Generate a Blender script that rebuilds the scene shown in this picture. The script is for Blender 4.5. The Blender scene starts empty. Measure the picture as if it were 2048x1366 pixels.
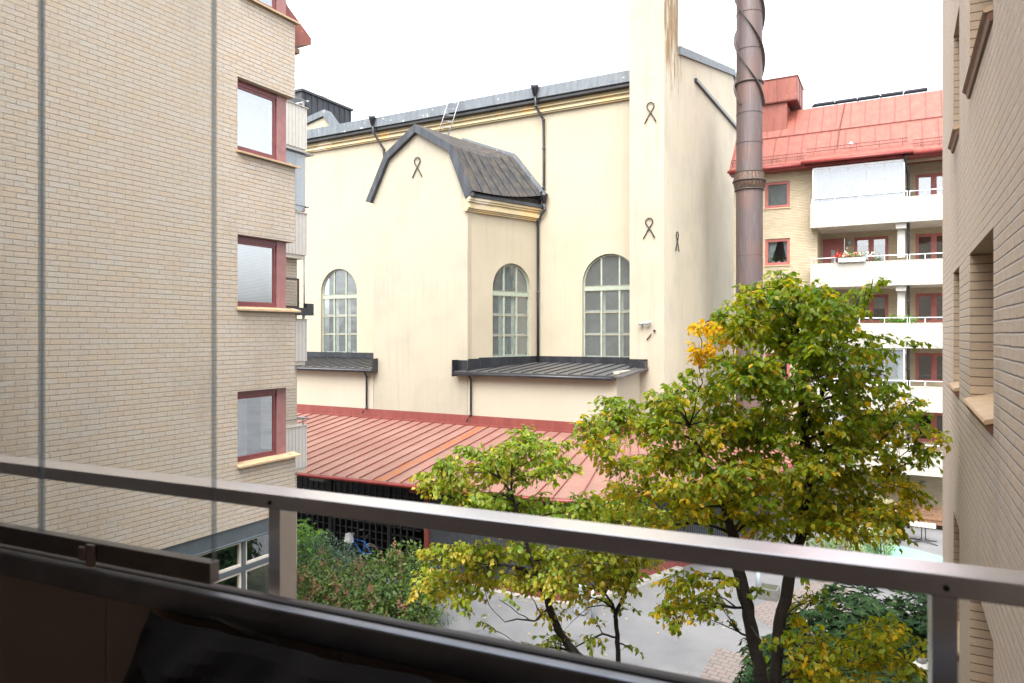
import bpy, math, random
from math import sin, cos, radians, pi, sqrt, floor, atan2
from mathutils import Vector as V, Matrix
from mathutils.geometry import tessellate_polygon

# ------------------------------------------------------------------ camera
ZC = 8.6                      # camera height above the courtyard
YAW = radians(28.79)          # camera turned to the left of +Y
FPX = 1412.0                  # focal length in photo pixels (photo 2048 wide)
F0 = V((-sin(YAW), cos(YAW), 0)); R0 = V((cos(YAW), sin(YAW), 0))
scene = bpy.context.scene
C = scene.collection
cd = bpy.data.cameras.new('camera'); cam = bpy.data.objects.new('camera', cd); C.objects.link(cam)
cam.location = (0, 0, ZC); cam.rotation_euler = (radians(90), 0, YAW)
cd.sensor_width = 36; cd.lens = 36 * FPX / 2048; cd.shift_y = -16 / 2048
cd.clip_start = 0.05; cd.clip_end = 900
cd.dof.use_dof = True; cd.dof.focus_distance = 26; cd.dof.aperture_fstop = 3.4
scene.camera = cam
# ------------------------------------------------------------------ light
SUN_EL, SUN_AZ = radians(56), radians(168)     # azimuth clockwise from +Y
w = bpy.data.worlds.new('World'); scene.world = w; w.use_nodes = True
nt = w.node_tree; nt.nodes.clear()
sky = nt.nodes.new('ShaderNodeTexSky'); sky.sky_type = 'NISHITA'; sky.sun_disc = False
sky.sun_elevation = SUN_EL; sky.sun_rotation = SUN_AZ; sky.air_density = 1.0; sky.dust_density = 4.0; sky.ozone_density = 1.0
hs = nt.nodes.new('ShaderNodeHueSaturation'); hs.inputs['Saturation'].default_value = 0.16
bg = nt.nodes.new('ShaderNodeBackground'); bg.inputs['Strength'].default_value = 0.15
wo = nt.nodes.new('ShaderNodeOutputWorld')
nt.links.new(sky.outputs[0], hs.inputs['Color']); nt.links.new(hs.outputs[0], bg.inputs[0]); nt.links.new(bg.outputs[0], wo.inputs[0])
sd = bpy.data.lights.new('sun', 'SUN'); sun = bpy.data.objects.new('sun', sd); C.objects.link(sun)
sd.energy = 0.6; sd.angle = radians(60); sd.color = (1.0, 0.965, 0.91)
sdir = V((sin(SUN_AZ) * cos(SUN_EL), cos(SUN_AZ) * cos(SUN_EL), sin(SUN_EL)))
sun.rotation_euler = sdir.to_track_quat('Z', 'Y').to_euler(); sun.location = (0, 0, 60)
scene.view_settings.view_transform = 'Standard'; scene.view_settings.look = 'None'
scene.view_settings.exposure = 2.3; scene.view_settings.gamma = 1
scene.cycles.max_bounces = 8; scene.cycles.transparent_max_bounces = 16
scene.cycles.use_denoising = True
scene.cycles.sample_clamp_indirect = 8

rnd = random.Random(7)

def ray(u):
    return F0 + R0 * ((u - 1024) / FPX)
def px(u, v, t):              # photo pixel and forward distance -> point (z relative to camera)
    d = ray(u) * t
    return V((d.x, d.y, -(v - 667) / FPX * t))
LA = radians(4.7)             # the balcony we stand on is turned slightly
def L(x, y, z):
    return V((x * cos(LA) - y * sin(LA), x * sin(LA) + y * cos(LA), z))

# ------------------------------------------------------------------ mesh helpers
class MB:
    def __init__(s): s.v = []; s.f = []; s.sm = []
    def face(s, pts, smooth=False):
        i = len(s.v); s.v += [V(p) for p in pts]; s.f.append(tuple(range(i, i + len(pts)))); s.sm.append(smooth); return s
    def obox(s, O, du, n, s0, s1, d0, d1, z0, z1):
        O = V(O); du = V(du); n = V(n); i = len(s.v)
        for z in (z0, z1):
            for a, b in ((s0, d0), (s1, d0), (s1, d1), (s0, d1)):
                s.v.append(O + du * a + n * b + V((0, 0, z)))
        fs = [(0, 3, 2, 1), (4, 5, 6, 7), (0, 1, 5, 4), (1, 2, 6, 5), (2, 3, 7, 6), (3, 0, 4, 7)]
        if du.cross(n).z * (s1 - s0) * (d1 - d0) * (z1 - z0) < 0: fs = [tuple(reversed(f)) for f in fs]
        for f in fs: s.f.append(tuple(i + k for k in f)); s.sm.append(False)
        return s
    def box(s, x0, x1, y0, y1, z0, z1):
        return s.obox((0, 0, 0), (1, 0, 0), (0, 1, 0), x0, x1, y0, y1, z0, z1)
    def lbox(s, x0, x1, y0, y1, z0, z1):
        return s.obox((0, 0, 0), L(1, 0, 0), L(0, 1, 0), x0, x1, y0, y1, z0, z1)
    def prism(s, poly, O, du, n, d0, d1):       # poly in (s,z); extruded along n from d0 to d1
        O = V(O); du = V(du); n = V(n); k = len(poly)
        P = lambda a, d: O + du * a[0] + n * d + V((0, 0, a[1]))
        A = [P(a, d0) for a in poly]; B = [P(a, d1) for a in poly]
        tr = tessellate_polygon([[V((a[0], a[1], 0)) for a in poly]])
        for t in tr:
            s.face([A[q] for q in t]); s.face([B[q] for q in reversed(t)])
        for q in range(k): s.face([A[q], A[(q + 1) % k], B[(q + 1) % k], B[q]])
        return s
    def hprism(s, poly, z0, z1):                # poly in (x,y)
        k = len(poly)
        tr = tessellate_polygon([[V((a[0], a[1], 0)) for a in poly]])
        for t in tr:
            s.face([V((poly[q][0], poly[q][1], z1)) for q in t]); s.face([V((poly[q][0], poly[q][1], z0)) for q in reversed(t)])
        for q in range(k):
            a, b = poly[q], poly[(q + 1) % k]
            s.face([V((a[0], a[1], z0)), V((b[0], b[1], z0)), V((b[0], b[1], z1)), V((a[0], a[1], z1))])
        return s
    def wall(s, O, du, n, outer, holes, depth):  # outer, holes in (s,z); reveals go inward (-n)
        O = V(O); du = V(du); n = V(n)
        P = lambda a, d=0: O + du * a[0] - n * d + V((0, 0, a[1]))
        allp = [a for a in outer] + [a for h in holes for a in h]
        tr = tessellate_polygon([[V((a[0], a[1], 0)) for a in poly] for poly in [outer] + holes])
        for t in tr:
            q = [P(allp[i]) for i in t]
            if (q[1] - q[0]).cross(q[2] - q[0]).dot(n) < 0: q.reverse()
            s.face(q)
        for h in holes:
            k = len(h)
            for i in range(k): s.face([P(h[i]), P(h[(i + 1) % k]), P(h[(i + 1) % k], depth), P(h[i], depth)])
        return s
    def tube(s, pts, r, n=8, cap=True):
        pts = [V(p) for p in pts]; rs = r if isinstance(r, (list, tuple)) else [r] * len(pts)
        rings = []; up = V((0.123, 0.31, 0.94)).normalized()
        for i, p in enumerate(pts):
            d = (pts[min(i + 1, len(pts) - 1)] - pts[max(i - 1, 0)])
            if d.length < 1e-9: d = V((0, 0, 1))
            d.normalize(); a = d.cross(up)
            if a.length < 0.05: a = d.cross(V((1, 0, 0)))
            a.normalize(); b = d.cross(a); i0 = len(s.v)
            for k in range(n):
                t = 2 * pi * k / n; s.v.append(p + (a * cos(t) + b * sin(t)) * rs[i])
            rings.append(i0)
        for a, b in zip(rings, rings[1:]):
            for k in range(n): s.f.append((a + k, a + (k + 1) % n, b + (k + 1) % n, b + k)); s.sm.append(n > 5)
        if cap:
            s.f.append(tuple(rings[0] + k for k in reversed(range(n)))); s.sm.append(False)
            s.f.append(tuple(rings[-1] + k for k in range(n))); s.sm.append(False)
        return s
    def lathe(s, prof, c, n=32):                # prof (r,z) list round vertical axis at c
        c = V(c); rings = []
        for r, z in prof:
            i0 = len(s.v)
            for k in range(n):
                t = 2 * pi * k / n; s.v.append(c + V((r * cos(t), r * sin(t), z)))
            rings.append(i0)
        for a, b in zip(rings, rings[1:]):
            for k in range(n): s.f.append((a + k, a + (k + 1) % n, b + (k + 1) % n, b + k)); s.sm.append(True)
        return s
    def build(s, name, mat, parent=None, label=None, bevel=0):
        me = bpy.data.meshes.new(name)
        vs = s.v; o = bpy.data.objects.new(name, me); C.objects.link(o)
        base = V((0, 0, 0))
        if parent is not None:
            base = V(parent.get('_w', (0, 0, 0))); o.parent = parent
            bz = base
        else:
            xs = [p.x for p in vs]; ys = [p.y for p in vs]; zs = [p.z for p in vs]
            base = V(((min(xs) + max(xs)) / 2, (min(ys) + max(ys)) / 2, min(zs)))
            o.location = base + V((0, 0, ZC))
        o['_w'] = tuple(base)
        me.from_pydata([tuple(p - base) for p in vs], [], s.f)
        me.polygons.foreach_set('use_smooth', s.sm)
        uvl = me.uv_layers.new(name='UVMap'); uv = [0.0] * (2 * len(me.loops))
        for p in me.polygons:
            n = p.normal
            if abs(n.z) > 0.999 or n.length < 0.5: t = V((1, 0, 0)); b = V((0, 1, 0))
            else:
                t = V((-n.y, n.x, 0)).normalized(); b = n.cross(t)
                if b.z < 0: b = -b
                if abs(t.x) > abs(t.y):
                    if t.x < 0: t = -t
                elif t.y < 0: t = -t
            for li in p.loop_indices:
                q = vs[me.loops[li].vertex_index]
                uv[2 * li] = q.dot(t); uv[2 * li + 1] = q.dot(b)
        uvl.data.foreach_set('uv', uv)
        if mat: me.materials.append(M[mat] if isinstance(mat, str) else mat)
        if label: o['label'] = label
        if bevel:
            m = o.modifiers.new('bevel', 'BEVEL'); m.width = bevel; m.segments = 2; m.limit_method = 'ANGLE'
        return o

def thing(name, label, cat, loc=(0, 0, -ZC), group=None):
    o = bpy.data.objects.new(name, None); C.objects.link(o); o.empty_display_size = 0.2
    o.location = V(loc) + V((0, 0, ZC)); o['_w'] = tuple(loc); o['label'] = label; o['category'] = cat
    if group: o['group'] = group
    return o
def tag(o, label=None, cat=None, group=None, kind=None):
    if label: o['label'] = label
    if cat: o['category'] = cat
    if group: o['group'] = group
    if kind: o['kind'] = kind
    return o

# ------------------------------------------------------------------ materials
M = {}
class NT:
    def __init__(s, name):
        m = bpy.data.materials.new(name); m.use_nodes = True; s.m = m; s.t = m.node_tree; s.t.nodes.clear()
        s.out = s.t.nodes.new('ShaderNodeOutputMaterial'); M[name] = m
    def n(s, ty, **k):
        x = s.t.nodes.new('ShaderNode' + ty)
        for a, b in k.items():
            if a.startswith('i_'): x.inputs[a[2:].replace('_', ' ')].default_value = b
            else: setattr(x, a, b)
        return x
    def l(s, a, b): s.t.links.new(a, b)
    def math(s, op, a, b=None, c=None, clamp=False):
        x = s.n('Math', operation=op, use_clamp=clamp)
        for i, q in enumerate((a, b, c)):
            if q is None: continue
            if isinstance(q, (int, float)): x.inputs[i].default_value = q
            else: s.l(q, x.inputs[i])
        return x.outputs[0]
    def mix(s, f, a, b, blend='MIX'):
        x = s.n('MixRGB', blend_type=blend)
        for i, q in enumerate((f, a, b)):
            if isinstance(q, (int, float)): x.inputs[i].default_value = q
            elif isinstance(q, tuple): x.inputs[i].default_value = (q + (1,))[:4]
            else: s.l(q, x.inputs[i])
        return x.outputs[0]
    def noise(s, scale, vec=None, detail=3, rough=0.5, sc=None):
        x = s.n('TexNoise'); x.inputs['Scale'].default_value = scale; x.inputs['Detail'].default_value = detail; x.inputs['Roughness'].default_value = rough
        v = vec if vec is not None else s.co()
        if sc:
            mp = s.n('Mapping'); mp.inputs['Scale'].default_value = sc; s.l(v, mp.inputs[0]); v = mp.outputs[0]
        s.l(v, x.inputs['Vector']); return x.outputs['Fac']
    def co(s):
        if not hasattr(s, '_co'):
            g = s.n('NewGeometry'); s._co = g.outputs['Position']
        return s._co
    def uv(s):
        if not hasattr(s, '_uv'): s._uv = s.n('TexCoord').outputs['UV']
        return s._uv
    def ramp(s, f, a, b):       # smooth 0..1 between a and b
        x = s.n('MapRange', interpolation_type='SMOOTHSTEP'); s.l(f, x.inputs[0])
        x.inputs[1].default_value = a; x.inputs[2].default_value = b; return x.outputs[0]
    def bump(s, h, strength=0.5, dist=0.01):
        x = s.n('Bump'); x.inputs['Strength'].default_value = strength; x.inputs['Distance'].default_value = dist; s.l(h, x.inputs['Height']); return x.outputs[0]
    def pbr(s, col, rough=0.6, metal=0.0, bump=None, spec=0.5, alpha=None):
        p = s.n('BsdfPrincipled')
        if isinstance(col, tuple): p.inputs['Base Color'].default_value = (col + (1,))[:4]
        else: s.l(col, p.inputs['Base Color'])
        if isinstance(rough, (int, float)): p.inputs['Roughness'].default_value = rough
        else: s.l(rough, p.inputs['Roughness'])
        p.inputs['Metallic'].default_value = metal; p.inputs['Specular IOR Level'].default_value = spec
        if bump is not None: s.l(bump, p.inputs['Normal'])
        s.l(p.outputs[0], s.out.inputs[0]); return p

def m_plain(name, col, rough=0.6, metal=0.0, var=0.12, scale=6, bump=0.0, spec=0.5, sc=None):
    t = NT(name); n = t.noise(scale, detail=5, rough=0.6, sc=sc)
    c = t.mix(t.ramp(n, 0.3, 0.7), tuple(x * (1 - var) for x in col), tuple(min(1, x * (1 + var)) for x in col))
    t.pbr(c, rough, metal, t.bump(n, bump, 0.01) if bump else None, spec)

def m_brick(name, c1, c2, dark, light, bw=0.27, rh=0.075, ms=0.007, wild=True, rough_bump=1.0, stain=0.12, vein=False, vj=0.45, warm=(0.62, 0.42, 0.24)):
    t = NT(name); uv = t.uv(); sep = t.n('SeparateXYZ'); t.l(uv, sep.inputs[0])
    wob = t.math('MULTIPLY', t.math('SUBTRACT', t.noise(2.5, detail=5), 0.5), 0.012)
    v2 = t.math('ADD', sep.outputs[1], wob); vr = t.math('DIVIDE', v2, rh)
    row = t.math('FLOOR', vr); fr = t.math('FRACT', vr)
    wn = t.n('TexWhiteNoise', noise_dimensions='1D'); t.l(row, wn.inputs['W'])
    off = t.math('ADD', t.math('MULTIPLY', t.math('FLOORED_MODULO', row, 2), bw / 2), t.math('MULTIPLY', wn.outputs[0], bw * (0.22 if wild else 0.05)))
    u2 = t.math('ADD', sep.outputs[0], off)
    cb = t.n('CombineXYZ'); t.l(u2, cb.inputs[0]); t.l(v2, cb.inputs[1])
    b = t.n('TexBrick', offset=0.0, squash=1.0); t.l(cb.outputs[0], b.inputs['Vector'])
    for k, q in (('Scale', 1.0), ('Mortar Size', ms), ('Mortar Smooth', 0.35), ('Bias', 0.0), ('Brick Width', bw), ('Row Height', rh)): b.inputs[k].default_value = q
    b.inputs['Color1'].default_value = c1 + (1,); b.inputs['Color2'].default_value = c2 + (1,)
    b.inputs['Mortar'].default_value = tuple((x + y) / 2 for x, y in zip(c1, c2)) + (1,)
    big = t.noise(0.35, detail=5, rough=0.6); fine = t.noise(45, detail=5, rough=0.7); mid = t.noise(17, detail=6, rough=0.75)
    hor = t.ramp(t.math('ABSOLUTE', t.math('SUBTRACT', fr, 0.5)), 0.5 - 1.5 * ms / rh, 0.5 - 0.7 * ms / rh)     # 1 in bed joints
    mo = t.mix(t.ramp(fr, 0.45, 0.55), dark, light)  # shade painted into bed joints: dark under the brick above, lit tone below
    mo = t.mix(t.math('MULTIPLY', t.ramp(t.noise(0.7, detail=4), 0.48, 0.62), 0.45), mo, light)
    bc = t.mix(t.math('MULTIPLY', t.ramp(mid, 0.52, 0.68), 0.5), b.outputs['Color'], warm)
    bc = t.mix(t.math('MULTIPLY', t.ramp(fine, 0.50, 0.72), 0.40), bc, tuple(x * 0.62 for x in c2))
    bc = t.mix(t.math('MULTIPLY', t.math('SUBTRACT', 1.0, t.ramp(mid, 0.30, 0.44)), 0.45), bc, tuple(min(1, x * 1.22) for x in c2))
    if vein:
        v = t.n('TexNoise'); mp = t.n('Mapping'); mp.inputs['Scale'].default_value = (16, 9, 1); mp.inputs['Rotation'].default_value = (0, 0, 0.5); t.l(uv, mp.inputs[0]); t.l(mp.outputs[0], v.inputs['Vector']); v.inputs['Detail'].default_value = 7; v.inputs['Roughness'].default_value = 0.75
        rg = t.math('ABSOLUTE', t.math('SUBTRACT', v.outputs['Fac'], 0.5))
        bc = t.mix(t.math('MULTIPLY', t.math('SUBTRACT', 1.0, t.ramp(rg, 0.0, 0.035)), 0.55), bc, tuple(x * 0.55 for x in c2))
    st = t.noise(1.0, detail=5, rough=0.6, sc=(1.6, 1.6, 0.25))
    bc = t.mix(t.math('MULTIPLY', t.ramp(t.math('MULTIPLY', big, t.math('ADD', st, 0.5)), 0.45, 0.8), stain), bc, (0.24, 0.205, 0.17))
    vert = t.mix(vj, bc, dark)
    c = t.mix(b.outputs['Fac'], bc, t.mix(hor, vert, mo))
    h = t.math('ADD', t.math('MULTIPLY', b.outputs['Fac'], t.math('ADD', -0.35, t.math('MULTIPLY', hor, -0.75))), t.math('ADD', t.math('MULTIPLY', fine, 0.35 * rough_bump), t.math('MULTIPLY', mid, 0.8 * rough_bump)))
    t.pbr(c, 0.9, 0, t.bump(h, 1.0, 0.022), 0.25)

m_brick('brick_left', (0.535, 0.44, 0.335), (0.525, 0.475, 0.41), (0.13, 0.105, 0.085), (0.46, 0.42, 0.365), ms=0.0055, rh=0.077, rough_bump=1.1, stain=.35, vj=.35, warm=(0.50, 0.38, 0.25))
m_brick('brick_right', (0.75, 0.605, 0.465), (0.73, 0.62, 0.52), (0.20, 0.155, 0.13), (0.74, 0.69, 0.64), ms=0.008, vein=True, stain=.45, rough_bump=1.5, vj=.3, warm=(0.66, 0.47, 0.30))
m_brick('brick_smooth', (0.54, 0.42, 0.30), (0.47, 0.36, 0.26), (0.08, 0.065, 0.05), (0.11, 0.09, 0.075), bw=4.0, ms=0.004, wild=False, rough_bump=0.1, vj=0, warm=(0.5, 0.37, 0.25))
m_brick('brick_far', (0.48, 0.41, 0.29), (0.42, 0.345, 0.235), (0.26, 0.22, 0.16), (0.33, 0.28, 0.2), ms=0.006, rough_bump=0.2, stain=0.05, warm=(0.47, 0.37, 0.24))

def m_stucco(name, col, dirt=0.25, streak=0.5, ochre=0.0, dcol=(0.42, 0.40, 0.36)):
    t = NT(name)
    st = t.noise(1.0, detail=6, rough=0.65, sc=(5, 5, 0.22)); bg_ = t.noise(0.5, detail=5, rough=0.6)
    gr = t.noise(60, detail=3)
    m = t.math('MULTIPLY', t.ramp(st, 0.48, 0.78), streak); m2 = t.math('MULTIPLY', t.ramp(bg_, 0.42, 0.72), dirt)
    c = t.mix(m2, col, dcol); c = t.mix(t.math('MULTIPLY', m, 0.6), c, dcol)
    if ochre:
        c = t.mix(t.math('MULTIPLY', t.ramp(t.noise(0.9, detail=4), 0.45, 0.65), ochre), c, (0.80, 0.44, 0.10))
        c = t.mix(t.math('MULTIPLY', t.ramp(t.noise(0.45, detail=2, sc=(1, 1, 3)), 0.62, 0.64), 0.55), c, (0.62, 0.56, 0.47))
    t.pbr(c, 0.88, 0, t.bump(t.math('ADD', gr, t.math('MULTIPLY', t.noise(2.2), 1.5)), 0.25, 0.01), 0.2)
m_stucco('stucco', (0.36, 0.315, 0.235), 0.22, 0.6, dcol=(0.24, 0.205, 0.15))
m_stucco('stucco_tower', (0.35, 0.305, 0.235), 0.3, 0.8, dcol=(0.22, 0.19, 0.145))
m_stucco('stucco_bay', (0.325, 0.295, 0.228), 0.5, 0.95, dcol=(0.235, 0.22, 0.18))
m_stucco('stucco_low', (0.36, 0.325, 0.255), 0.22, 0.3)
m_stucco('stucco_top', (0.40, 0.34, 0.22), 0.08, 0.10, 0.4)
m_stucco('moulding', (0.40, 0.335, 0.21), 0.15, 0.1, 0.3)
# side wall with brown run-off stains high up beside the tower
t = NT('stucco_side'); co = t.co(); sp = t.n('SeparateXYZ'); t.l(co, sp.inputs[0])
st = t.noise(1.0, detail=7, rough=0.7, sc=(7, 7, 0.35)); bgn = t.noise(0.45, detail=6, rough=0.65)
c = t.mix(t.math('MULTIPLY', t.ramp(bgn, 0.40, 0.68), 0.35), (0.50, 0.45, 0.35), (0.33, 0.30, 0.25))
c = t.mix(t.math('MULTIPLY', t.ramp(st, 0.45, 0.75), 0.28), c, (0.30, 0.28, 0.25))
hz = t.ramp(sp.outputs[2], ZC + 7.5, ZC + 13.5); wid = t.math('SUBTRACT', 1.0, t.ramp(sp.outputs[1], 31.3, 34.6))
st2 = t.noise(1.0, detail=8, rough=0.75, sc=(9, 6, 0.5))
lim = t.math('SUBTRACT', 0.74, t.math('MULTIPLY', t.math('MULTIPLY', hz, wid), 0.32))
mm = t.math('MULTIPLY', t.math('SUBTRACT', st2, lim), 14, clamp=True)
c = t.mix(t.math('MULTIPLY', mm, 0.85), c, (0.20, 0.115, 0.045))
t.pbr(c, 0.88, 0, t.bump(t.noise(50), 0.3, 0.01), 0.2)

def m_metal(name, col, col2, rough=0.45, patch=0.35, spot=None, streak=True, spec=0.5):
    t = NT(name); a = t.noise(1.3, detail=6, rough=0.65, sc=(3, 3, 0.6) if streak else None); b = t.noise(7, detail=4)
    c = t.mix(t.ramp(a, 0.35, 0.7), col, col2); c = t.mix(t.math('MULTIPLY', t.ramp(b, 0.5, 0.8), patch), c, tuple(x * 0.6 for x in col))
    if spot:
        c = t.mix(t.ramp(t.noise(3.2, detail=5, rough=0.7), 0.655, 0.68), c, spot)
    t.pbr(c, t.math('ADD', t.math('MULTIPLY', b, 0.25), rough - 0.1), 0.0, t.bump(t.noise(1.6), 0.35, 0.03), spec)
m_metal('lead', (0.075, 0.088, 0.10), (0.12, 0.135, 0.15), 0.45, 0.3, (0.5, 0.52, 0.52))
m_metal('lead_dark', (0.03, 0.034, 0.04), (0.055, 0.062, 0.072), 0.55, spec=.3)
m_metal('lead_brown', (0.032, 0.035, 0.04), (0.085, 0.07, 0.055), 0.6, 0.2, spec=.25)
m_metal('black_metal', (0.013, 0.014, 0.017), (0.028, 0.03, 0.035), 0.32)
m_metal('roof_slat', (0.06, 0.057, 0.054), (0.05, 0.05, 0.052), 0.45)
m_metal('red_roof', (0.235, 0.07, 0.046), (0.18, 0.045, 0.032), 0.5, 0.5, (0.44, 0.12, 0.07))
m_metal('red_trim', (0.155, 0.034, 0.028), (0.19, 0.048, 0.038), 0.5, 0.3)
m_metal('red_dark', (0.17, 0.022, 0.02), (0.24, 0.035, 0.03), 0.4, 0.3)
# low pink-red roof with orange worn stripe
t = NT('pink_roof'); sp = t.n('SeparateXYZ'); t.l(t.co(), sp.inputs[0])
a = t.noise(0.6, detail=6, rough=0.6); b = t.noise(1.0, detail=5, rough=0.65, sc=(9, 1.0, 1))
c = t.mix(t.ramp(a, 0.3, 0.7), (0.225, 0.128, 0.102), (0.18, 0.094, 0.074)); c = t.mix(t.math('MULTIPLY', t.ramp(b, 0.45, 0.75), 0.35), c, (0.36, 0.10, 0.08))
xx = t.math('ADD', sp.outputs[0], t.math('MULTIPLY', t.math('SUBTRACT', t.noise(1.2, detail=8, rough=0.75, sc=(1, 2, 1)), 0.5), 1.2))
ms_ = t.math('MULTIPLY', t.ramp(xx, -16.3, -16.22), t.math('SUBTRACT', 1.0, t.ramp(xx, -15.98, -15.93)))
c = t.mix(ms_, c, (0.24, 0.085, 0.035))
t.pbr(c, 0.45, 0, t.bump(t.math('ADD', t.noise(2.5), t.noise(0.8)), 0.8, 0.04), 0.5)
# copper
t = NT('copper'); s1 = t.noise(1.0, detail=7, rough=0.65, sc=(7, 7, 0.35)); s2 = t.noise(1.0, detail=6, rough=0.7, sc=(16, 16, 0.9)); b3 = t.noise(0.5, detail=3)
c = t.mix(t.ramp(s1, 0.3, 0.62), (0.088, 0.056, 0.048), (0.072, 0.055, 0.056)); c = t.mix(t.math('MULTIPLY', t.ramp(s2, 0.5, 0.72), 0.42), c, (0.19, 0.17, 0.175)); c = t.mix(t.math('MULTIPLY', t.ramp(b3, 0.5, 0.66), 0.3), c, (0.15, 0.065, 0.04))
t.pbr(c, 0.5, 0.15, t.bump(s2, 0.15, 0.01), 0.5)
m_plain('copper_dark', (0.045, 0.032, 0.028), 0.5, 0.1)
m_plain('rust', (0.085, 0.048, 0.03), 0.7, 0, 0.5, 9)
m_plain('balc_white', (0.38, 0.36, 0.31), 0.55, 0, 0.03)
m_plain('balc_grey', (0.50, 0.48, 0.44), 0.55, 0, 0.04)
m_plain('rail_white', (0.72, 0.74, 0.76), 0.4)
m_plain('slab_grey', (0.50, 0.46, 0.40), 0.8, 0, 0.08, 4, 0.1)
m_plain('concrete', (0.12, 0.118, 0.11), 0.85, 0, 0.12, 5, 0.2)
m_plain('red_frame', (0.33, 0.10, 0.085), 0.45)
m_plain('maroon_frame', (0.18, 0.042, 0.045), 0.38)
m_plain('maroon_light', (0.28, 0.125, 0.12), 0.38)
m_plain('dark_brown', (0.055, 0.018, 0.016), 0.4)
m_plain('door_red', (0.26, 0.07, 0.065), 0.5)
m_plain('sill_tan', (0.48, 0.34, 0.20), 0.5, 0, 0.1, 5)
m_plain('sill_brown', (0.16, 0.07, 0.04), 0.5)
m_plain('green_frame', (0.26, 0.30, 0.235), 0.6, 0, 0.12, 8)
m_plain('green_frame_worn', (0.22, 0.20, 0.14), 0.7, 0, 0.25, 14)
m_plain('grey_blue', (0.085, 0.105, 0.12), 0.5, 0, 0.12, 3)
m_plain('cream_paint', (0.70, 0.64, 0.55), 0.5)
m_plain('black_iron', (0.014, 0.010, 0.008), 0.6, 0, 0.3, 20)
m_plain('aluminium', (0.30, 0.31, 0.33), 0.35, 0.7)
m_plain('black_wood', (0.010, 0.010, 0.011), 0.6)
m_plain('grey_cladding', (0.042, 0.047, 0.056), 0.65, 0, 0.1, 3)
m_plain('wood_brown', (0.20, 0.105, 0.055), 0.65, 0, 0.35, 8, 0.2)
m_plain('wood_pale', (0.52, 0.48, 0.40), 0.7, 0, 0.2, 10, 0.2)
m_plain('rubber_green', (0.20, 0.42, 0.34), 0.8, 0, 0.08, 2)
m_plain('snow_red', (0.10, 0.02, 0.016), 0.6)
m_plain('lamp_grey', (0.28, 0.29, 0.30), 0.4)
m_plain('lamp_glass', (0.75, 0.75, 0.72), 0.3)
m_plain('post_blue', (0.40, 0.46, 0.50), 0.5)
m_plain('bike_blue', (0.015, 0.16, 0.62), 0.3)
m_plain('tyre', (0.02, 0.02, 0.02), 0.7)
m_plain('chrome', (0.6, 0.6, 0.6), 0.25, 0.9)
m_plain('white_plastic', (0.75, 0.75, 0.76), 0.5)
m_plain('bark', (0.022, 0.017, 0.014), 0.85, 0, 0.4, 25, 0.6)
m_plain('fabric_black', (0.013, 0.011, 0.013), 0.95, 0, 0.25, 8, 0.2)
m_plain('panel_taupe', (0.42, 0.36, 0.335), 0.65, 0, 0.05, 2)
m_plain('room_paint', (0.22, 0.19, 0.18), 0.7, 0, 0.05, 2)
m_plain('ledge_grey', (0.34, 0.37, 0.43), 0.38, 0.6)
m_plain('track_brown', (0.055, 0.048, 0.046), 0.45)
m_plain('alu_frame', (0.33, 0.325, 0.33), 0.3, 0.9)
m_plain('ceiling_paint', (0.55, 0.54, 0.54), 0.8)
m_plain('alu_rail', (0.80, 0.80, 0.83), 0.27, 0.9, 0.04, 3)
m_plain('blind_grey', (0.50, 0.52, 0.53), 0.7)
m_plain('curtain_white', (0.42, 0.42, 0.41), 0.9)
m_plain('curtain_green', (0.03, 0.07, 0.05), 0.9, 0, 0.5, 12, sc=(6, 6, 0.1))
m_plain('room_dark', (0.035, 0.033, 0.033), 0.9, 0, 0.4, 2)
m_plain('room_grey', (0.20, 0.20, 0.19), 0.9, 0, 0.35, 1)
m_plain('kerb_stone', (0.33, 0.315, 0.29), 0.85, 0, 0.2, 4, 0.2)
m_plain('seed_brown', (0.27, 0.145, 0.085), 0.9, 0, 0.3, 30)
m_plain('solar', (0.008, 0.009, 0.012), 0.7, spec=.1)
m_plain('petal_red', (0.65, 0.04, 0.03), 0.7)
m_plain('petal_white', (0.8, 0.75, 0.6), 0.7)
m_plain('cardboard', (0.40, 0.25, 0.14), 0.8)
m_plain('twig', (0.045, 0.03, 0.02), 0.9)
m_plain('leaf_litter', (0.60, 0.45, 0.16), 0.8, 0, 0.3, 5)
# glass that both reflects and lets through
def m_glass(name, tint, refl, rough=0.0, haze=0.0, hcol=(0.6, 0.65, 0.7), wav=0.0):
    t = NT(name); tr = t.n('BsdfTransparent'); tr.inputs[0].default_value = tint + (1,)
    gl = t.n('BsdfGlossy'); gl.inputs['Roughness'].default_value = rough; gl.inputs[0].default_value = (0.95, 0.97, 1, 1)
    if wav: t.l(t.bump(t.noise(1.2, detail=1), wav, 0.05), gl.inputs['Normal'])
    lw = t.n('LayerWeight'); lw.inputs['Blend'].default_value = 0.5
    f = t.math('ADD', t.math('MULTIPLY', t.math('POWER', lw.outputs['Facing'], 4.0), 0.8 * (1.0 - refl)), refl, clamp=True)
    mx = t.n('MixShader'); t.l(f, mx.inputs[0]); t.l(tr.outputs[0], mx.inputs[1]); t.l(gl.outputs[0], mx.inputs[2]); last = mx.outputs[0]
    if haze:
        df = t.n('BsdfDiffuse'); df.inputs[0].default_value = hcol + (1,); m2 = t.n('MixShader'); m2.inputs[0].default_value = haze
        t.l(last, m2.inputs[1]); t.l(df.outputs[0], m2.inputs[2]); last = m2.outputs[0]
    t.l(last, t.out.inputs[0])
m_glass('glass', (0.75, 0.78, 0.78), 0.12, wav=0.08)
m_glass('glass_left', (0.80, 0.83, 0.84), 0.28, wav=0.05)
m_glass('glass_hall', (0.6, 0.66, 0.66), 0.16, 0.02, 0.12, (0.45, 0.5, 0.5), wav=0.5)
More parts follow.
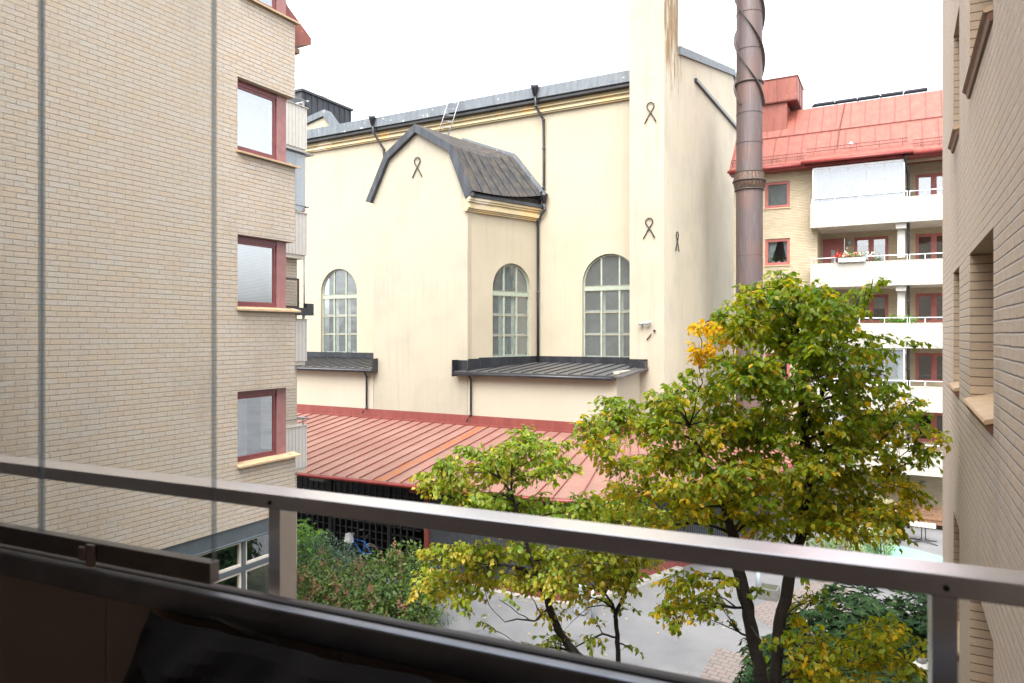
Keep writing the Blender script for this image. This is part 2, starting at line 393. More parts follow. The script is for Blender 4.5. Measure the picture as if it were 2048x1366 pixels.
m_glass('glass_clear', (0.965, 0.975, 0.975), 0.004)
m_glass('glass_loggia', (0.85, 0.9, 0.92), 0.14, 0.0, 0.30, (0.28, 0.30, 0.33))
m_glass('glass_edge', (0.78, 0.83, 0.87), 0.08, 0.2, 0.14, (0.5, 0.55, 0.6))
# ground
t = NT('asphalt'); a = t.noise(0.35, detail=5, rough=0.6); f = t.noise(55, detail=3); mdn = t.noise(4, detail=5)
c = t.mix(t.ramp(a, 0.35, 0.7), (0.165, 0.165, 0.168), (0.115, 0.117, 0.122)); c = t.mix(t.math('MULTIPLY', t.ramp(f, 0.5, 0.75), 0.4), c, (0.36, 0.35, 0.34)); c = t.mix(t.math('MULTIPLY', t.ramp(mdn, 0.55, 0.75), 0.25), c, (0.10, 0.10, 0.105))
t.pbr(c, 0.9, 0, t.bump(f, 0.5, 0.01), 0.3)
m_plain('asphalt_dark', (0.105, 0.108, 0.115), 0.9, 0, 0.15, 3, 0.2)
t = NT('pavers'); mp = t.n('Mapping'); t.l(t.uv(), mp.inputs[0]); mp.inputs['Rotation'].default_value = (0, 0, 0.12)
b = t.n('TexBrick', offset=0.5, squash=1.0); t.l(mp.outputs[0], b.inputs['Vector'])
for k, q in (('Scale', 1.0), ('Mortar Size', 0.012), ('Mortar Smooth', 0.3), ('Brick Width', 0.28), ('Row Height', 0.20)): b.inputs[k].default_value = q
b.inputs['Color1'].default_value = (0.20, 0.165, 0.15, 1); b.inputs['Color2'].default_value = (0.165, 0.14, 0.13, 1); b.inputs['Mortar'].default_value = (0.07, 0.06, 0.05, 1)
c = t.mix(t.math('MULTIPLY', t.ramp(t.noise(1.2, detail=5), 0.4, 0.7), 0.35), b.outputs['Color'], (0.16, 0.145, 0.13))
t.pbr(c, 0.85, 0, t.bump(t.math('MULTIPLY', b.outputs['Fac'], -1.0), 0.6, 0.01), 0.3)
m_plain('soil', (0.055, 0.06, 0.03), 0.95, 0, 0.4, 3, 0.4)

def m_leaf(name, c0, c1, c2, trans=0.35, rough=0.45, spec=.45):
    t = NT(name); at = t.n('Attribute'); at.attribute_name = 'tint'
    r = t.n('ValToRGB'); t.l(at.outputs['Fac'], r.inputs[0])
    e = r.color_ramp.elements; e[0].color = c0 + (1,); e[0].position = 0.0; e[1].color = c2 + (1,); e[1].position = 1.0
    m_ = e.new(0.55); m_.color = c1 + (1,)
    hh = t.mix(t.math('MULTIPLY', t.noise(30, detail=2), 0.35), r.outputs[0], tuple(x * 0.55 for x in c0))
    p = t.n('BsdfPrincipled'); t.l(hh, p.inputs['Base Color']); p.inputs['Roughness'].default_value = rough; p.inputs['Specular IOR Level'].default_value = spec
    tl = t.n('BsdfTranslucent'); t.l(t.mix(1.0, hh, (1.6, 1.5, 0.5), 'MULTIPLY'), tl.inputs[0])
    mx = t.n('MixShader'); mx.inputs[0].default_value = trans; t.l(p.outputs[0], mx.inputs[1]); t.l(tl.outputs[0], mx.inputs[2]); t.l(mx.outputs[0], t.out.inputs[0])
m_leaf('leaf_a', (0.105, 0.235, 0.018), (0.34, 0.39, 0.02), (0.82, 0.52, 0.025), 0.55)
m_leaf('leaf_b', (0.12, 0.26, 0.022), (0.34, 0.41, 0.03), (0.74, 0.56, 0.09), 0.45)
m_leaf('leaf_rhodo', (0.012, 0.038, 0.012), (0.03, 0.07, 0.02), (0.10, 0.15, 0.04), 0.12, 0.55, .15)
m_leaf('leaf_spirea', (0.055, 0.12, 0.025), (0.12, 0.19, 0.04), (0.32, 0.32, 0.07), 0.3, 0.5)
m_leaf('leaf_bluegreen', (0.05, 0.11, 0.07), (0.10, 0.17, 0.12), (0.18, 0.26, 0.2), 0.25)
m_leaf('leaf_bright', (0.05, 0.17, 0.02), (0.12, 0.28, 0.03), (0.3, 0.4, 0.06), 0.35)
m_leaf('leaf_pale', (0.35, 0.33, 0.18), (0.5, 0.46, 0.28), (0.62, 0.58, 0.4), 0.3)

X1, Y1, Z1 = V((1, 0, 0)), V((0, 1, 0)), V((0, 0, 1))
GZ = -ZC

# ------------------------------------------------------------------ ground
tag(MB().box(-160, 160, -120, 220, GZ - 1.0, GZ).build('ground', 'asphalt'), kind='structure')
def sheet(name, poly, z, mat):
    m = MB(); tr = tessellate_polygon([[V((a[0], a[1], 0)) for a in poly]])
    for q in tr:
        p = [V((poly[i][0], poly[i][1], z)) for i in q]
        if (p[1] - p[0]).cross(p[2] - p[0]).z < 0: p.reverse()
        m.face(p)
    return tag(m.build(name, mat), kind='structure')
sheet('paving', [(-4.4, 6), (-4.4, 19.65), (-2.5, 19.4), (-2.5, 6)], GZ + .004, 'pavers')
sheet('paving', [(-4.2, 22.7), (-3.4, 21.8), (-2.0, 20.9), (-1.0, 26), (-2.4, 27)], GZ + .004, 'pavers')
dk = [(-11.6, 12), (-11.4, 17.0), (-10.6, 17.6), (-9.6, 17.3), (-8.6, 16.2), (-8.2, 12)]
sheet('asphalt_patch', dk, GZ + .004, 'asphalt_dark')
sheet('flower_bed', [(-20.5, 9.9), (-20.5, 18.4), (-13, 18.2), (-12.0, 17.0), (-11.75, 15), (-11.9, 9.9)], GZ + .008, 'soil')
sheet('flower_bed', [(-2.4, 10), (-2.5, 18.6), (2, 18.9), (2, 10)], GZ + .010, 'soil')
sheet('play_surface', [(-2.2, 27.5), (-1.2, 33.3), (.8, 32.2), (6, 29.3), (6, 26)], GZ + .006, 'rubber_green')
tag(MB().hprism([(-13.6, 20.06), (-9.5, 20.06), (-8.75, 20.5), (-8.55, 21.0), (-6.9, 25.4), (-7.15, 25.5), (-8.85, 21.2), (-9.0, 20.75), (-9.6, 20.3), (-13.6, 20.3)], GZ, GZ + .12).build('kerb', 'kerb_stone'), kind='structure')

# ------------------------------------------------------------------ window helper
def ring(mb, O, du, n, s0, s1, z0, z1, w_, d0, d1):
    mb.obox(O, du, n, s0, s0 + w_, d0, d1, z0, z1).obox(O, du, n, s1 - w_, s1, d0, d1, z0, z1)
    mb.obox(O, du, n, s0 + w_, s1 - w_, d0, d1, z0, z0 + w_).obox(O, du, n, s0 + w_, s1 - w_, d0, d1, z1 - w_, z1)
def window(par, O, du, n, s0, s1, z0, z1, frame='red_frame', glass='glass', back='room_dark', mull=(), fw=0.07, rec=0.10, blind=None, deep=0.5, sash=True, name='window'):
    """frame sits rec behind the wall face; O on wall face, n outward."""
    m = MB(); ring(m, O, du, n, s0 + .003, s1 - .003, z0 + .003, z1 - .003, fw, -rec - .06, -rec)
    cuts = [s0] + list(mull) + [s1]
    for c in mull: m.obox(O, du, n, c - fw * .8, c + fw * .8, -rec - .06, -rec + .006, z0 + fw, z1 - fw)
    if sash:
        for a, b in zip(cuts, cuts[1:]):
            a2 = a + (fw if a == s0 else fw * .8) + .002; b2 = b - (fw if b == s1 else fw * .8) - .002
            ring(m, O, du, n, a2, b2, z0 + fw + .002, z1 - fw - .002, .035, -rec - .045, -rec - .015)
    f = m.build(name, frame, par)
    MB().obox(O, du, n, s0 + fw * .5, s1 - fw * .5, -rec - .036, -rec - .030, z0 + fw * .5, z1 - fw * .5).build('pane', glass, f)
    if back:
        b = MB(); P = lambda s, d, z: V(O) + V(du) * s - V(n) * d + V((0, 0, z)); d0, d1 = rec + .06, rec + deep
        b.face([P(s0, d1, z0), P(s1, d1, z0), P(s1, d1, z1), P(s0, d1, z1)])
        b.face([P(s0, d0, z0), P(s0, d1, z0), P(s0, d1, z1), P(s0, d0, z1)]); b.face([P(s1, d0, z0), P(s1, d1, z0), P(s1, d1, z1), P(s1, d0, z1)])
        b.face([P(s0, d0, z0), P(s1, d0, z0), P(s1, d1, z0), P(s0, d1, z0)]); b.face([P(s0, d0, z1), P(s1, d0, z1), P(s1, d1, z1), P(s0, d1, z1)])
        b.build('interior', back, f)
    if blind and blind[1] > .01:
        bm_, frac = blind
        MB().obox(O, du, n, s0 + fw, s1 - fw, -rec - .12, -rec - .10, z1 - fw - (z1 - z0 - 2 * fw) * frac, z1 - fw).build('blind', bm_, f)
    return f

# ================================================================== LEFT BUILDING
XL, YC = -10.15, 9.845
lb = thing('apartment_building', 'beige brick apartment block at the left with maroon corner windows', 'building', (XL - 2, YC - 4, GZ))
OX = V((XL, 0, 0)); NX = X1
sills = [-2.31, 0.45, 3.21, 5.97]; HW = 1.29
yl = 8.507
outer = [(-1.4, -3.38), (YC, -3.38)]
for z in sills[:3]: outer += [(YC, z), (yl, z), (yl, z + HW), (YC, z + HW)]
outer += [(YC, sills[3]), (yl, sills[3]), (yl, 7.3), (-1.4, 7.3)]
m = MB(); m.wall(OX, Y1, NX, outer, [], .1)
outer2 = [(0, -3.38)]
for z in sills[:3]: outer2 += [(0, z), (-1.1, z), (-1.1, z + HW), (0, z + HW)]
outer2 += [(0, sills[3]), (-3.75, sills[3]), (-3.75, -3.38)]
m.wall(V((XL, YC, 0)), X1, Y1, outer2, [], .1)
for z in sills:
    zt = z + HW if z < 5 else 7.3
    m.face([V((XL, yl, z)), V((XL, yl, zt)), V((XL - .13, yl, zt)), V((XL - .13, yl, z))])
    m.face([V((XL - 1.1, YC, z)), V((XL - 1.1, YC, zt)), V((XL - 1.1, YC - .13, zt)), V((XL - 1.1, YC - .13, z))])
    for zz in (z, z + HW) if z < 5 else (z,):
        m.face([V((XL, yl, zz)), V((XL, YC, zz)), V((XL - 1.1, YC, zz)), V((XL - 1.1, YC - .3, zz)), V((XL - .3, YC - .3, zz)), V((XL - .3, yl, zz))])
m.face([V((XL, -1.4, -3.38)), V((XL, YC, -3.38)), V((XL - 3.7, YC, -3.38)), V((XL - 3.7, -1.4, -3.38))])
m.build('wall', 'brick_left', lb)
# wing behind, brick side of the loggias
XW, YW = -13.85, 13.5
m = MB(); m.box(XW - 14, XW, -1.4, YW, GZ, 6.0).build('rear_wing', 'brick_left', lb)
for i, z in enumerate(sills):
    zt = z + HW if z < 5 else 7.25
    f = MB(); xf = XL - .12; yf = YC - .12
    f.box(xf - .06, xf, yl + .003, yf - .23, z + .004, z + .075); f.box(xf - .06, xf, yl + .003, yf - .23, zt - .10, zt - .004)
    f.box(xf - .06, xf, yl + .003, yl + .06, z + .075, zt - .10)
    y0, y1, za, zb = yl + .062, yf - .245, z + .078, zt - .103
    ring(f, V((xf, 0, 0)), Y1, X1, y0, y1, za, zb, .045, -.05, -.012)
    wob = f.build('window', 'maroon_frame', lb)
    MB().box(xf - .08, xf + .012, yf - .232, yf - .004, z + .006, zt - .006).box(xf - .17, xf - .082, yf - .12, yf, z + .006, zt - .006).build('corner_post', 'maroon_light', wob)
    MB().box(xf - .036, xf - .030, y0 + .03, y1 - .03, za + .03, zb - .03).build('pane', 'glass_left', wob)
    # other side of the corner
    g = MB(); ring(g, V((XL, yf, 0)), X1, Y1, -1.095, -.30, z + .006, zt - .006, .07, -.06, 0); g.build('side_frame', 'maroon_frame', wob)
    MB().box(XL - 1.04, XL - .36, yf - .036, yf - .03, z + .07, zt - .07).build('side_pane', 'glass_left', wob)
    # blind
    if i in (1, 2):
        bl = MB(); nsl = 44 if i == 1 else 6
        for k in range(nsl): zz = zb - .05 - k * .026; bl.box(xf - .125, xf - .095, y0 + .03, y1 - .03, zz - .004, zz)
        bl.box(xf - .13, xf - .09, y0 + .02, y1 - .02, zb - .045, zb - .005)
        bl.build('blind', 'blind_grey', wob)
    if i == 0: MB().box(xf - .3, xf - .29, y0 + .02, y0 + .5, za, zb).build('curtain', 'curtain_white', wob)
    if i == 2: MB().box(xf - .2, xf - .19, y0, y1, za, zb).build('curtain', 'curtain_white', wob)
    if i == 1: MB().box(xf - .2, xf - .19, y0, y1, za, zb).build('curtain', 'room_grey', wob)
    MB().box(xf - 1.0, xf - .45, y0 - .4, yf - .2, z, zt).build('interior', 'room_grey' if i > 1 else 'room_dark', wob)
    s = MB(); s.prism([(0, z + .035), (.20, z - .012), (.20, z - .045), (0, z - .006)], V((XL - .13, 0, 0)), X1, Y1, yl - .02, YC + .09)
    s.prism([(0, z + .03), (.17, z - .012), (.17, z - .045), (0, z - .006)], V((0, YC - .13, 0)), Y1, X1, XL - 1.1, XL - .0)
    s.build('sill', 'sill_tan', wob)
# ground floor band of windows
m = MB(); m.box(XL - .10, XL - .03, -1.4, YC - .01, -3.64, -3.384); m.box(XL - .12, XL + .02, -1.4, YC, -3.665, -3.64)
m.box(XL - .14, XL - .04, -1.4, YC - .01, -4.21, -4.12); m.box(XL - .14, XL - .04, -1.4, YC - .01, -5.75, -5.6)
yy = 9.76
while yy > -1: m.box(XL - .14, XL - .035, yy - .035, yy + .035, -5.6, -4.21).box(XL - .14, XL - .035, yy - .035, yy + .035, -4.12, -3.664); yy -= 1.08
gf = m.build('window_band', 'grey_blue', lb)
m = MB(); yy = 9.76
while yy > 0:
    for a, b in ((-4.118, -3.667), (-5.598, -4.212)): ring(m, V((XL - .06, 0, 0)), Y1, X1, yy - 1.08 + .04, yy - .04, a, b, .04, -.05, 0)
    yy -= 1.08
m.build('casement', 'cream_paint', gf)
MB().box(XL - .095, XL - .09, -1.3, YC - .06, -5.6, -3.67).build('pane', 'glass_left', gf)
MB().box(XL - 1.4, XL - .6, -1.3, YC - .15, -5.7, -3.5).build('interior', 'room_dark', gf)
MB().box(XL - 3.7, XL - .02, -1.4, YC - .02, GZ, -5.75).build('plinth_wall', 'brick_left', lb)
MB().box(XL - 3.7, XL - .3, YC - .2, YC - .1, -5.7, -3.38).build('end_wall', 'brick_left', lb)
# red mansard roof seen edge-on above the corner
m = MB(); prof = [(YC + .645, 5.80), (YC + .645, 5.93), (YC + .02, 6.33), (YC - .7, 7.6), (YC - 3, 9.2), (YC - 3, 6.6), (YC - .25, 6.1), (YC + .12, 5.60)]
m.prism(prof, V((0, 0, 0)), Y1, X1, XL - .22, XL - 3.9)
m.prism([(-1.4, 7.3), (YC - .6, 7.3), (YC - 2.2, 9.2), (-1.4, 9.2)], V((0, 0, 0)), Y1, X1, XL + .05, XL - 8)
m.build('roof', 'red_roof', lb)
m = MB().box(XL - 3.9, XL - .24, YC + .02, YC + .36, 5.52, 5.612); m.build('eave_soffit', 'wood_brown', lb)
m = MB()
for k in range(3):
    m.tube([V((XL - .5, YC + .18 + k * .03, 6.0 + .0)), V((XL - .5, YC + .24 + k * .03, 6.2))], .008, 4)
m.tube([V((XL - .5, YC + .2, 6.2)), V((XL - .5, YC + .36, 6.2))], .012, 4).build('snow_guard', 'red_dark', lb)
# end balconies
for i, z in enumerate([-3.48, -.72, 2.04, 4.80]):
    x1, y1, y0 = -13.6, 13.61, 11.6
    m = MB()
    k = 0; yv = y0
    while yv < y1 - .01:
        m.box(x1 - .03, x1, yv + .003, min(yv + .112, y1) - .003, z, z + 1.08); yv += .115
    xv = x1 - .03
    while xv > x1 - 3.4:
        m.box(xv - .109, xv - .003, y1 - .03, y1, z, z + 1.08); xv -= .115
    b = m.build('balcony', 'balc_grey', lb)
    MB().box(x1 - 3.3, x1 - .032, y0, y1 - .032, z + .0, z + 1.06).build('inner_panel', 'balc_grey', b)
    MB().box(x1 - 3.4, x1 + .03, y0, y1 + .03, z + 1.082, z + 1.10).box(x1 - 3.3, x1 - .034, y0 + .1, y1 - .034, z - .1, z - .002).build('slab', 'slab_grey', b)
    m = MB(); m.tube([V((x1 - .02, y0, z + 1.27)), V((x1 - .02, y1 + .06, z + 1.27))], .022, 6); m.tube([V((x1 + .06, y1, z + 1.27)), V((x1 - 3.2, y1, z + 1.27))], .022, 6)
    for yy in (y1 - .1, y0 + .4): m.box(x1 - .05, x1 - .01, yy - .02, yy + .02, z + 1.1, z + 1.26)
    m.build('handrail', 'aluminium', b)
    if i == 3:
        MB().box(x1 - 3.4, x1 + .10, y0, y1 + .16, z - .13, z - .102).build('drip_edge', 'aluminium', b)
    if i in (2, 3):
        MB().box(x1 - .015, x1 - .005, y0 + .05, y1 - .05, z - 1.62, z - .135).box(x1 - 3.2, x1 - .02, y1 - .06, y1 - .05, z - 1.62, z - .135).build('glazing', 'glass_loggia', b) if i == 3 else None
    if i == 2: MB().tube([V((x1 - .05, y1 - .05, z - 1.65)), V((x1 - .05, y1 - .05, z - .1))], .02, 6).build('post', 'lamp_grey', b)
# dark planter box and frame on the second balcony from the bottom
pb = thing('planter_box', 'black planter box with thin dark trellis frame on the left balcony rail', 'planter', (-13.5, 13.2, .42))
MB().box(-13.66, -13.44, 12.3, 13.5, .47, .66).box(-13.62, -13.50, 13.5, 13.75, .47, .78).build('box', 'black_metal', pb)
m = MB(); ring(m, V((-13.62, 0, 0)), Y1, X1, 12.75, 13.36, .66, 1.42, .05, -.03, 0); m.build('trellis', 'copper_dark', pb)

# ================================================================== RIGHT BUILDING
XR = .53
rb = thing('apartment_building', 'rough tan brick wall close on the right with deep narrow windows', 'building', (XR + 3, 5, GZ))
wins = []; WZ = [(-5.95, -4.70), (-3.25, -2.0), (-.55, .69), (2.13, 3.35), (4.83, 6.05)]
holes = []
for a, b in WZ:
    for y0, y1 in ((5.5, 7.27), (8.5, 9.39), (2.3, 4.0)):
        if y0 < 5 and a < 1 and a > -1: continue
        holes.append([(y0, a), (y1, a), (y1, b), (y0, b)]); wins.append((y0, y1, a, b))
m = MB(); m.wall(V((XR, 0, 0)), Y1, -X1, [(1.5, GZ), (11.74, GZ), (11.74, 7.2), (1.5, 7.2)], holes, .001)
m.face([V((XR, 11.74, GZ)), V((XR, 11.74, 7.2)), V((XR + 9, 11.74, 7.2)), V((XR + 9, 11.74, GZ))])
m.face([V((XR, -1.4, -9 + .4)), V((XR, 1.5, GZ)), V((XR, 1.5, 7.2)), V((XR, -1.4, 7.2))])
m.build('wall', 'brick_right', rb)
for y0, y1, a, b in wins:
    w_ = window(rb, V((XR, 0, 0)), Y1, -X1, y0, y1, a + .04, b, 'dark_brown', 'glass', 'room_grey', (), .045, .20, None, .6, True)
    r = MB()
    for P in (((y0, a), (y0, b)), ((y1, b), (y1, a)), ((y0, b), (y1, b))):
        (p, q), (p2, q2) = P
        r.face([V((XR + .001, p, q)), V((XR + .001, p2, q2)), V((XR + .26, p2, q2)), V((XR + .26, p, q))])
    r.build('reveal', 'brick_smooth', w_)
    s = MB(); s.prism([(-.055, a - .03), (-.045, a - .012), (.21, a + .05), (.21, a + .02), (-.045, a - .045)], V((XR, 0, 0)), X1, Y1, y0 + .004, y1 - .004)
    s.build('sill', 'sill_tan', w_)
    MB().prism([(-.058, a - .034), (-.047, a - .047), (.0, a - .036), (.0, a - .10), (-.02, a - .10), (-.03, a - .06)], V((XR, 0, 0)), X1, Y1, y0 + .01, y1 - .01).build('sill_drip', 'sill_brown', w_)
MB().prism([(-.25, 7.2), (.0, 7.2), (9, 7.2), (9, 9.6), (2.2, 9.6), (-.25, 7.35)], V((XR, 0, 0)), X1, Y1, -1.4, 11.9).build('roof', 'red_roof', rb)
# facade that closes the court behind the camera
hl = []
for z in (-5.8, -3.2, 2.3, 5.0):
    for x in (-9.0, -6.6, -4.2): hl.append([(x, z), (x + 1.2, z), (x + 1.2, z + 1.3), (x, z + 1.3)])
m = MB(); m.wall(V((0, -1.4, 0)), X1, Y1, [(XL, GZ), (XR, GZ), (XR, 7.2), (XL, 7.2)], hl, .2); m.build('rear_wall', 'brick_right', rb)
for h in hl: window(rb, V((0, -1.4, 0)), X1, Y1, h[0][0], h[1][0], h[0][1], h[2][1], 'maroon_frame', 'glass', 'room_grey')
wl = thing('wall_lamp', 'small grey disc lamp on a thin arm beside the right brick wall', 'lamp', (.26, 11.4, -4.62))
MB().lathe([(.0, .075), (.045, .07), (.065, .045), (.07, .01)], (.26, 11.4, -4.60), 20).build('lamp_cap', 'lamp_grey', wl)
MB().lathe([(.068, .012), (.15, -.02), (.152, -.03), (.07, -.012), (.0, -.012)], (.26, 11.4, -4.60), 28).build('lamp_shade', 'lamp_glass', wl)
MB().tube([V((.26, 11.4, -4.545)), V((.4, 11.4, -4.53)), V((XR, 11.4, -4.53))], .012, 6).build('arm', 'lamp_grey', wl)

# ================================================================== YELLOW HALL
hall = thing('industrial_hall', 'tall cream plastered old hall with arched windows and black metal roof edges', 'building', (-20, 36, GZ))
YM, YA = 31.0, 26.8
def arch(c, r, zb, zs, n=18):
    return [(c - r, zb), (c + r, zb)] + [(c + r * cos(pi * k / n), zs + r * sin(pi * k / n)) for k in range(n + 1)]
bayR = [(-17.0, 26.8), (-16.98, 27.1), (-16.85, 27.5)]
# main wall
aw = [(-28.5, 1.38, -1.2, 2.37), (-11.86, 1.36, -1.2, 2.36)]
m = MB(); m.wall(V((0, YM, 0)), X1, -Y1, [(-41, -4.3), (-8.9, -4.3), (-8.9, 10.75), (-41, 10.75)], [arch(*a) for a in aw], .22)
FO = V((-16.85, 27.5, 0)); fd = V((-15.62 + 16.85, 3.5, 0)); FL = fd.length; fd.normalize(); fn = V((fd.y, -fd.x, 0))
Wc, Wr, Wz, Ws = 2.06, 1.22, -1.15, 2.12
m.wall(FO, fd, fn, [(0, -4.3), (FL, -4.3), (FL, 6.5), (0, 6.5)], [arch(Wc, Wr, Wz, Ws)], .22)
for a, b in zip(bayR, bayR[1:]): m.face([V((a[0], a[1], -4.3)), V((b[0], b[1], -4.3)), V((b[0], b[1], 6.5)), V((a[0], a[1], 6.5))])
m.build('main_wall', 'stucco', hall)
MB().wall(V((0, YM - .05, 0)), X1, -Y1, [(-41, 10.9), (-8.9, 10.9), (-8.9, 11.45), (-41, 11.45)], [], .2).build('frieze', 'stucco_top', hall)
m = MB()
for z0, z1, d in ((10.72, 10.78, .09), (10.785, 10.86, .16), (10.865, 10.90, .10), (11.03, 11.07, .12), (11.075, 11.10, .08)):
    m.box(-41, -10.45, YM - .05 - d, YM - .03, z0, z1)
m.build('cornice', 'moulding', hall)
# eave fascia with patches, dark gap, roof
m = MB()
xs = [-41, -33, -25.55, -20.5, -15.45, -10.42]
for k, (a, b) in enumerate(zip(xs, xs[1:])):
    dz = .03 * (k % 2)
    m.prism([(30.5, 11.40 + dz), (30.53, 11.92 + dz), (30.75, 11.95 + dz), (30.75, 11.36 + dz)], V((0, 0, 0)), Y1, X1, a + .01, b - .01)
m.build('fascia', 'lead', hall)
MB().box(-41, -10.42, 30.62, YM - .052, 11.25, 11.36).build('soffit', 'black_metal', hall)
m = MB(); m.face([V((-41, 30.75, 11.9)), V((-8.95, 30.75, 11.9)), V((-8.95, 43.9, 15.6)), V((-41, 43.9, 15.6))]); m.face([V((-41, 43.9, 15.6)), V((-8.95, 43.9, 15.6)), V((-8.95, 57, 11.9)), V((-41, 57, 11.9))])
m.box(-41, -8.95, 56.5, 57, GZ, 11.9).build('roof', 'lead_dark', hall)
# tower buttress and gable side wall
tx0, tx1, ty0 = -10.42, -8.87, 29.7
m = MB(); m.face([V((tx0, ty0, -4.5)), V((tx1, ty0, -4.5)), V((tx1, ty0, 17)), V((tx0, ty0, 17))]); m.face([V((tx0, ty0, -4.5)), V((tx0, YM + .1, -4.5)), V((tx0, YM + .1, 17)), V((tx0, ty0, 17))])
m.face([V((tx0, YM + .9, 11)), V((tx1, YM + .9, 11)), V((tx1, YM + .9, 17)), V((tx0, YM + .9, 17))])
m.face([V((tx0, ty0, 17)), V((tx1, ty0, 17)), V((tx1, YM + .9, 17)), V((tx0, YM + .9, 17))])
m.build('tower', 'stucco_tower', hall)
m = MB(); gp = [(ty0, GZ), (57, GZ), (57, 12.4), (44.2, 15.75), (43.7, 15.75), (31.85, 12.9), (31.85, 17), (ty0, 17)]
m.wall(V((tx1, 0, 0)), Y1, X1, gp, [], .1); m.build('gable_wall', 'stucco_side', hall)
m = MB(); m.prism([(31.86, 12.72), (43.9, 15.6), (43.9, 15.98), (31.86, 13.1)], V((0, 0, 0)), Y1, X1, tx1 - .25, tx1 + .12)
m.prism([(43.92, 15.6), (45.0, 15.3), (45.9, 13.9), (46.1, 14.2), (45.1, 15.65), (43.92, 15.98)], V((0, 0, 0)), Y1, X1, tx1 - .25, tx1 + .12)
m.build('gable_coping', 'lead', hall)
MB().prism([(34.75, 12.40), (46, 12.62), (46, 12.80), (34.75, 12.55)], V((0, 0, 0)), Y1, X1, tx1 - .02, tx1 + .14).build('string_flashing', 'black_metal', hall)
# bay
prof = [(-22.4, -4.3), (-17.0, -4.3), (-17.0, 6.55), (-17.9, 8.35), (-19.77, 9.45), (-21.45, 8.35), (-22.4, 6.6)]
MB().wall(V((0, YA, 0)), X1, -Y1, prof, [], .1).face([V((-22.4, YA, -4.3)), V((-22.4, YM, -4.3)), V((-22.4, YM, 6.6)), V((-22.4, YA, 6.6))]).build('bay_wall', 'stucco_bay', hall)
outp = [(-22.72, 6.40), (-21.55, 8.58), (-19.77, 9.75), (-17.72, 8.52), (-16.62, 6.35)]
inp = [(-22.45, 6.32), (-21.38, 8.30), (-19.77, 9.36), (-17.92, 8.27), (-16.98, 6.0)]
m = MB()
for i in range(4): m.prism([outp[i], outp[i + 1], inp[i + 1], inp[i]], V((0, YA, 0)), X1, -Y1, .0, .22 + (i % 2) * .004)
m.build('bay_coping', 'lead_dark', hall)
front = [(x, 26.62, z) for x, z in outp]
backp = [(-22.72, 30.95, 6.40), (-21.7, 30.95, 8.7), (-19.9, 30.95, 10.05), (-16.85, 30.95, 8.85), (-15.15, 30.95, 6.75)]
m = MB(); N = 8
for i in range(4):
    for k in range(N):
        def q(j, k):
            a, b = V(front[j]), V(backp[j]); p = a.lerp(b, k / N)
            if j >= 3: p = p + V((-.0, 0, -.55 * sin(pi * k / N) * (.5 if j == 3 else .3)))   # sagging sheet
            return p
        m.face([q(i, k), q(i + 1, k), q(i + 1, k + 1), q(i, k + 1)], False)
bayroof = m.build('bay_roof', 'lead_brown', hall)
m = MB()
for k in range(0, N + 1):
    a, b = V(front[3]).lerp(V(backp[3]), k / N), V(front[4]).lerp(V(backp[4]), k / N)
    a.z -= .275 * sin(pi * k / N); b.z -= .165 * sin(pi * k / N)
    if 0 < k < N: m.tube([a + V((.02, 0, .03)), b + V((.02, 0, .03))], .018, 4)
m.build('bay_seams', 'lead_dark', hall)
m = MB()
for i in (2, 3):
    a, b = V(backp[i]), V(backp[i + 1]); dd = (b - a).normalized(); nn = V((-dd.z, 0, dd.x))
    if nn.z < 0: nn = -nn
    for (p, q2) in ((a, b),):
        A = [p + nn * .10, q2 + nn * .10, q2 - nn * .30, p - nn * .30]
        B = [x + V((0, -.16, 0)) for x in A]
        m.face(B); m.face(list(reversed(A)))
        for k in range(4): m.face([A[k], A[(k + 1) % 4], B[(k + 1) % 4], B[k]])
m.build('wall_flashing', 'lead', hall)
# eave on the curved side: gutter strip, dark gap with brackets, cornice
path = [V((-16.62, 26.62, 0)), V((-16.70, 27.0, 0)), V((-16.52, 27.45, 0)), V((-16.20, 28.3, 0)), V((-15.88, 29.3, 0)), V((-15.55, 30.2, 0)), V((-15.30, 30.98, 0))]
def strip(path, offs, zs, mb):
    P = []
    for i, p in enumerate(path):
        d = (path[min(i + 1, len(path) - 1)] - path[max(i - 1, 0)]).normalized(); n_ = V((d.y, -d.x, 0)); P.append((p, n_))
    for (p, n_), (p2, n2) in zip(P, P[1:]):
        k = len(offs)
        for j in range(k):
            a, b = j, (j + 1) % k
            mb.face([p + n_ * offs[a] + Z1 * zs[a], p2 + n2 * offs[a] + Z1 * zs[a], p2 + n2 * offs[b] + Z1 * zs[b], p + n_ * offs[b] + Z1 * zs[b]])
    for (p, n_), rv in ((P[0], False), (P[-1], True)):
        q = [p + n_ * o + Z1 * z for o, z in zip(offs, zs)]
        mb.face(q[::-1] if rv else q)
m = MB(); strip(path, [-.3, .02, .05, -.3], [6.30, 6.28, 6.12, 6.12], m); m.build('eave_plate', 'lead_dark', hall)
m = MB(); strip(path, [-.25, -.1, -.1, -.25], [6.55, 6.55, 6.29, 6.29], m); m.build('eave_gap', 'black_wood', hall)
m = MB()
for i in range(1, 13):
    f_ = i / 13 * (len(path) - 1); k = int(f_); p = path[k].lerp(path[min(k + 1, len(path) - 1)], f_ - k)
    m.tube([p + V((-.09, .0, 6.30)), p + V((-.02, 0, 6.47))], .012, 4)
m.build('eave_brackets', 'rust', hall)
pth2 = [p + V((-.28, .03, 0)) for p in path]; pth2[0] = V((-17.0, 26.62, 0)); pth2[1] = V((-16.98, 27.05, 0))
m = MB()
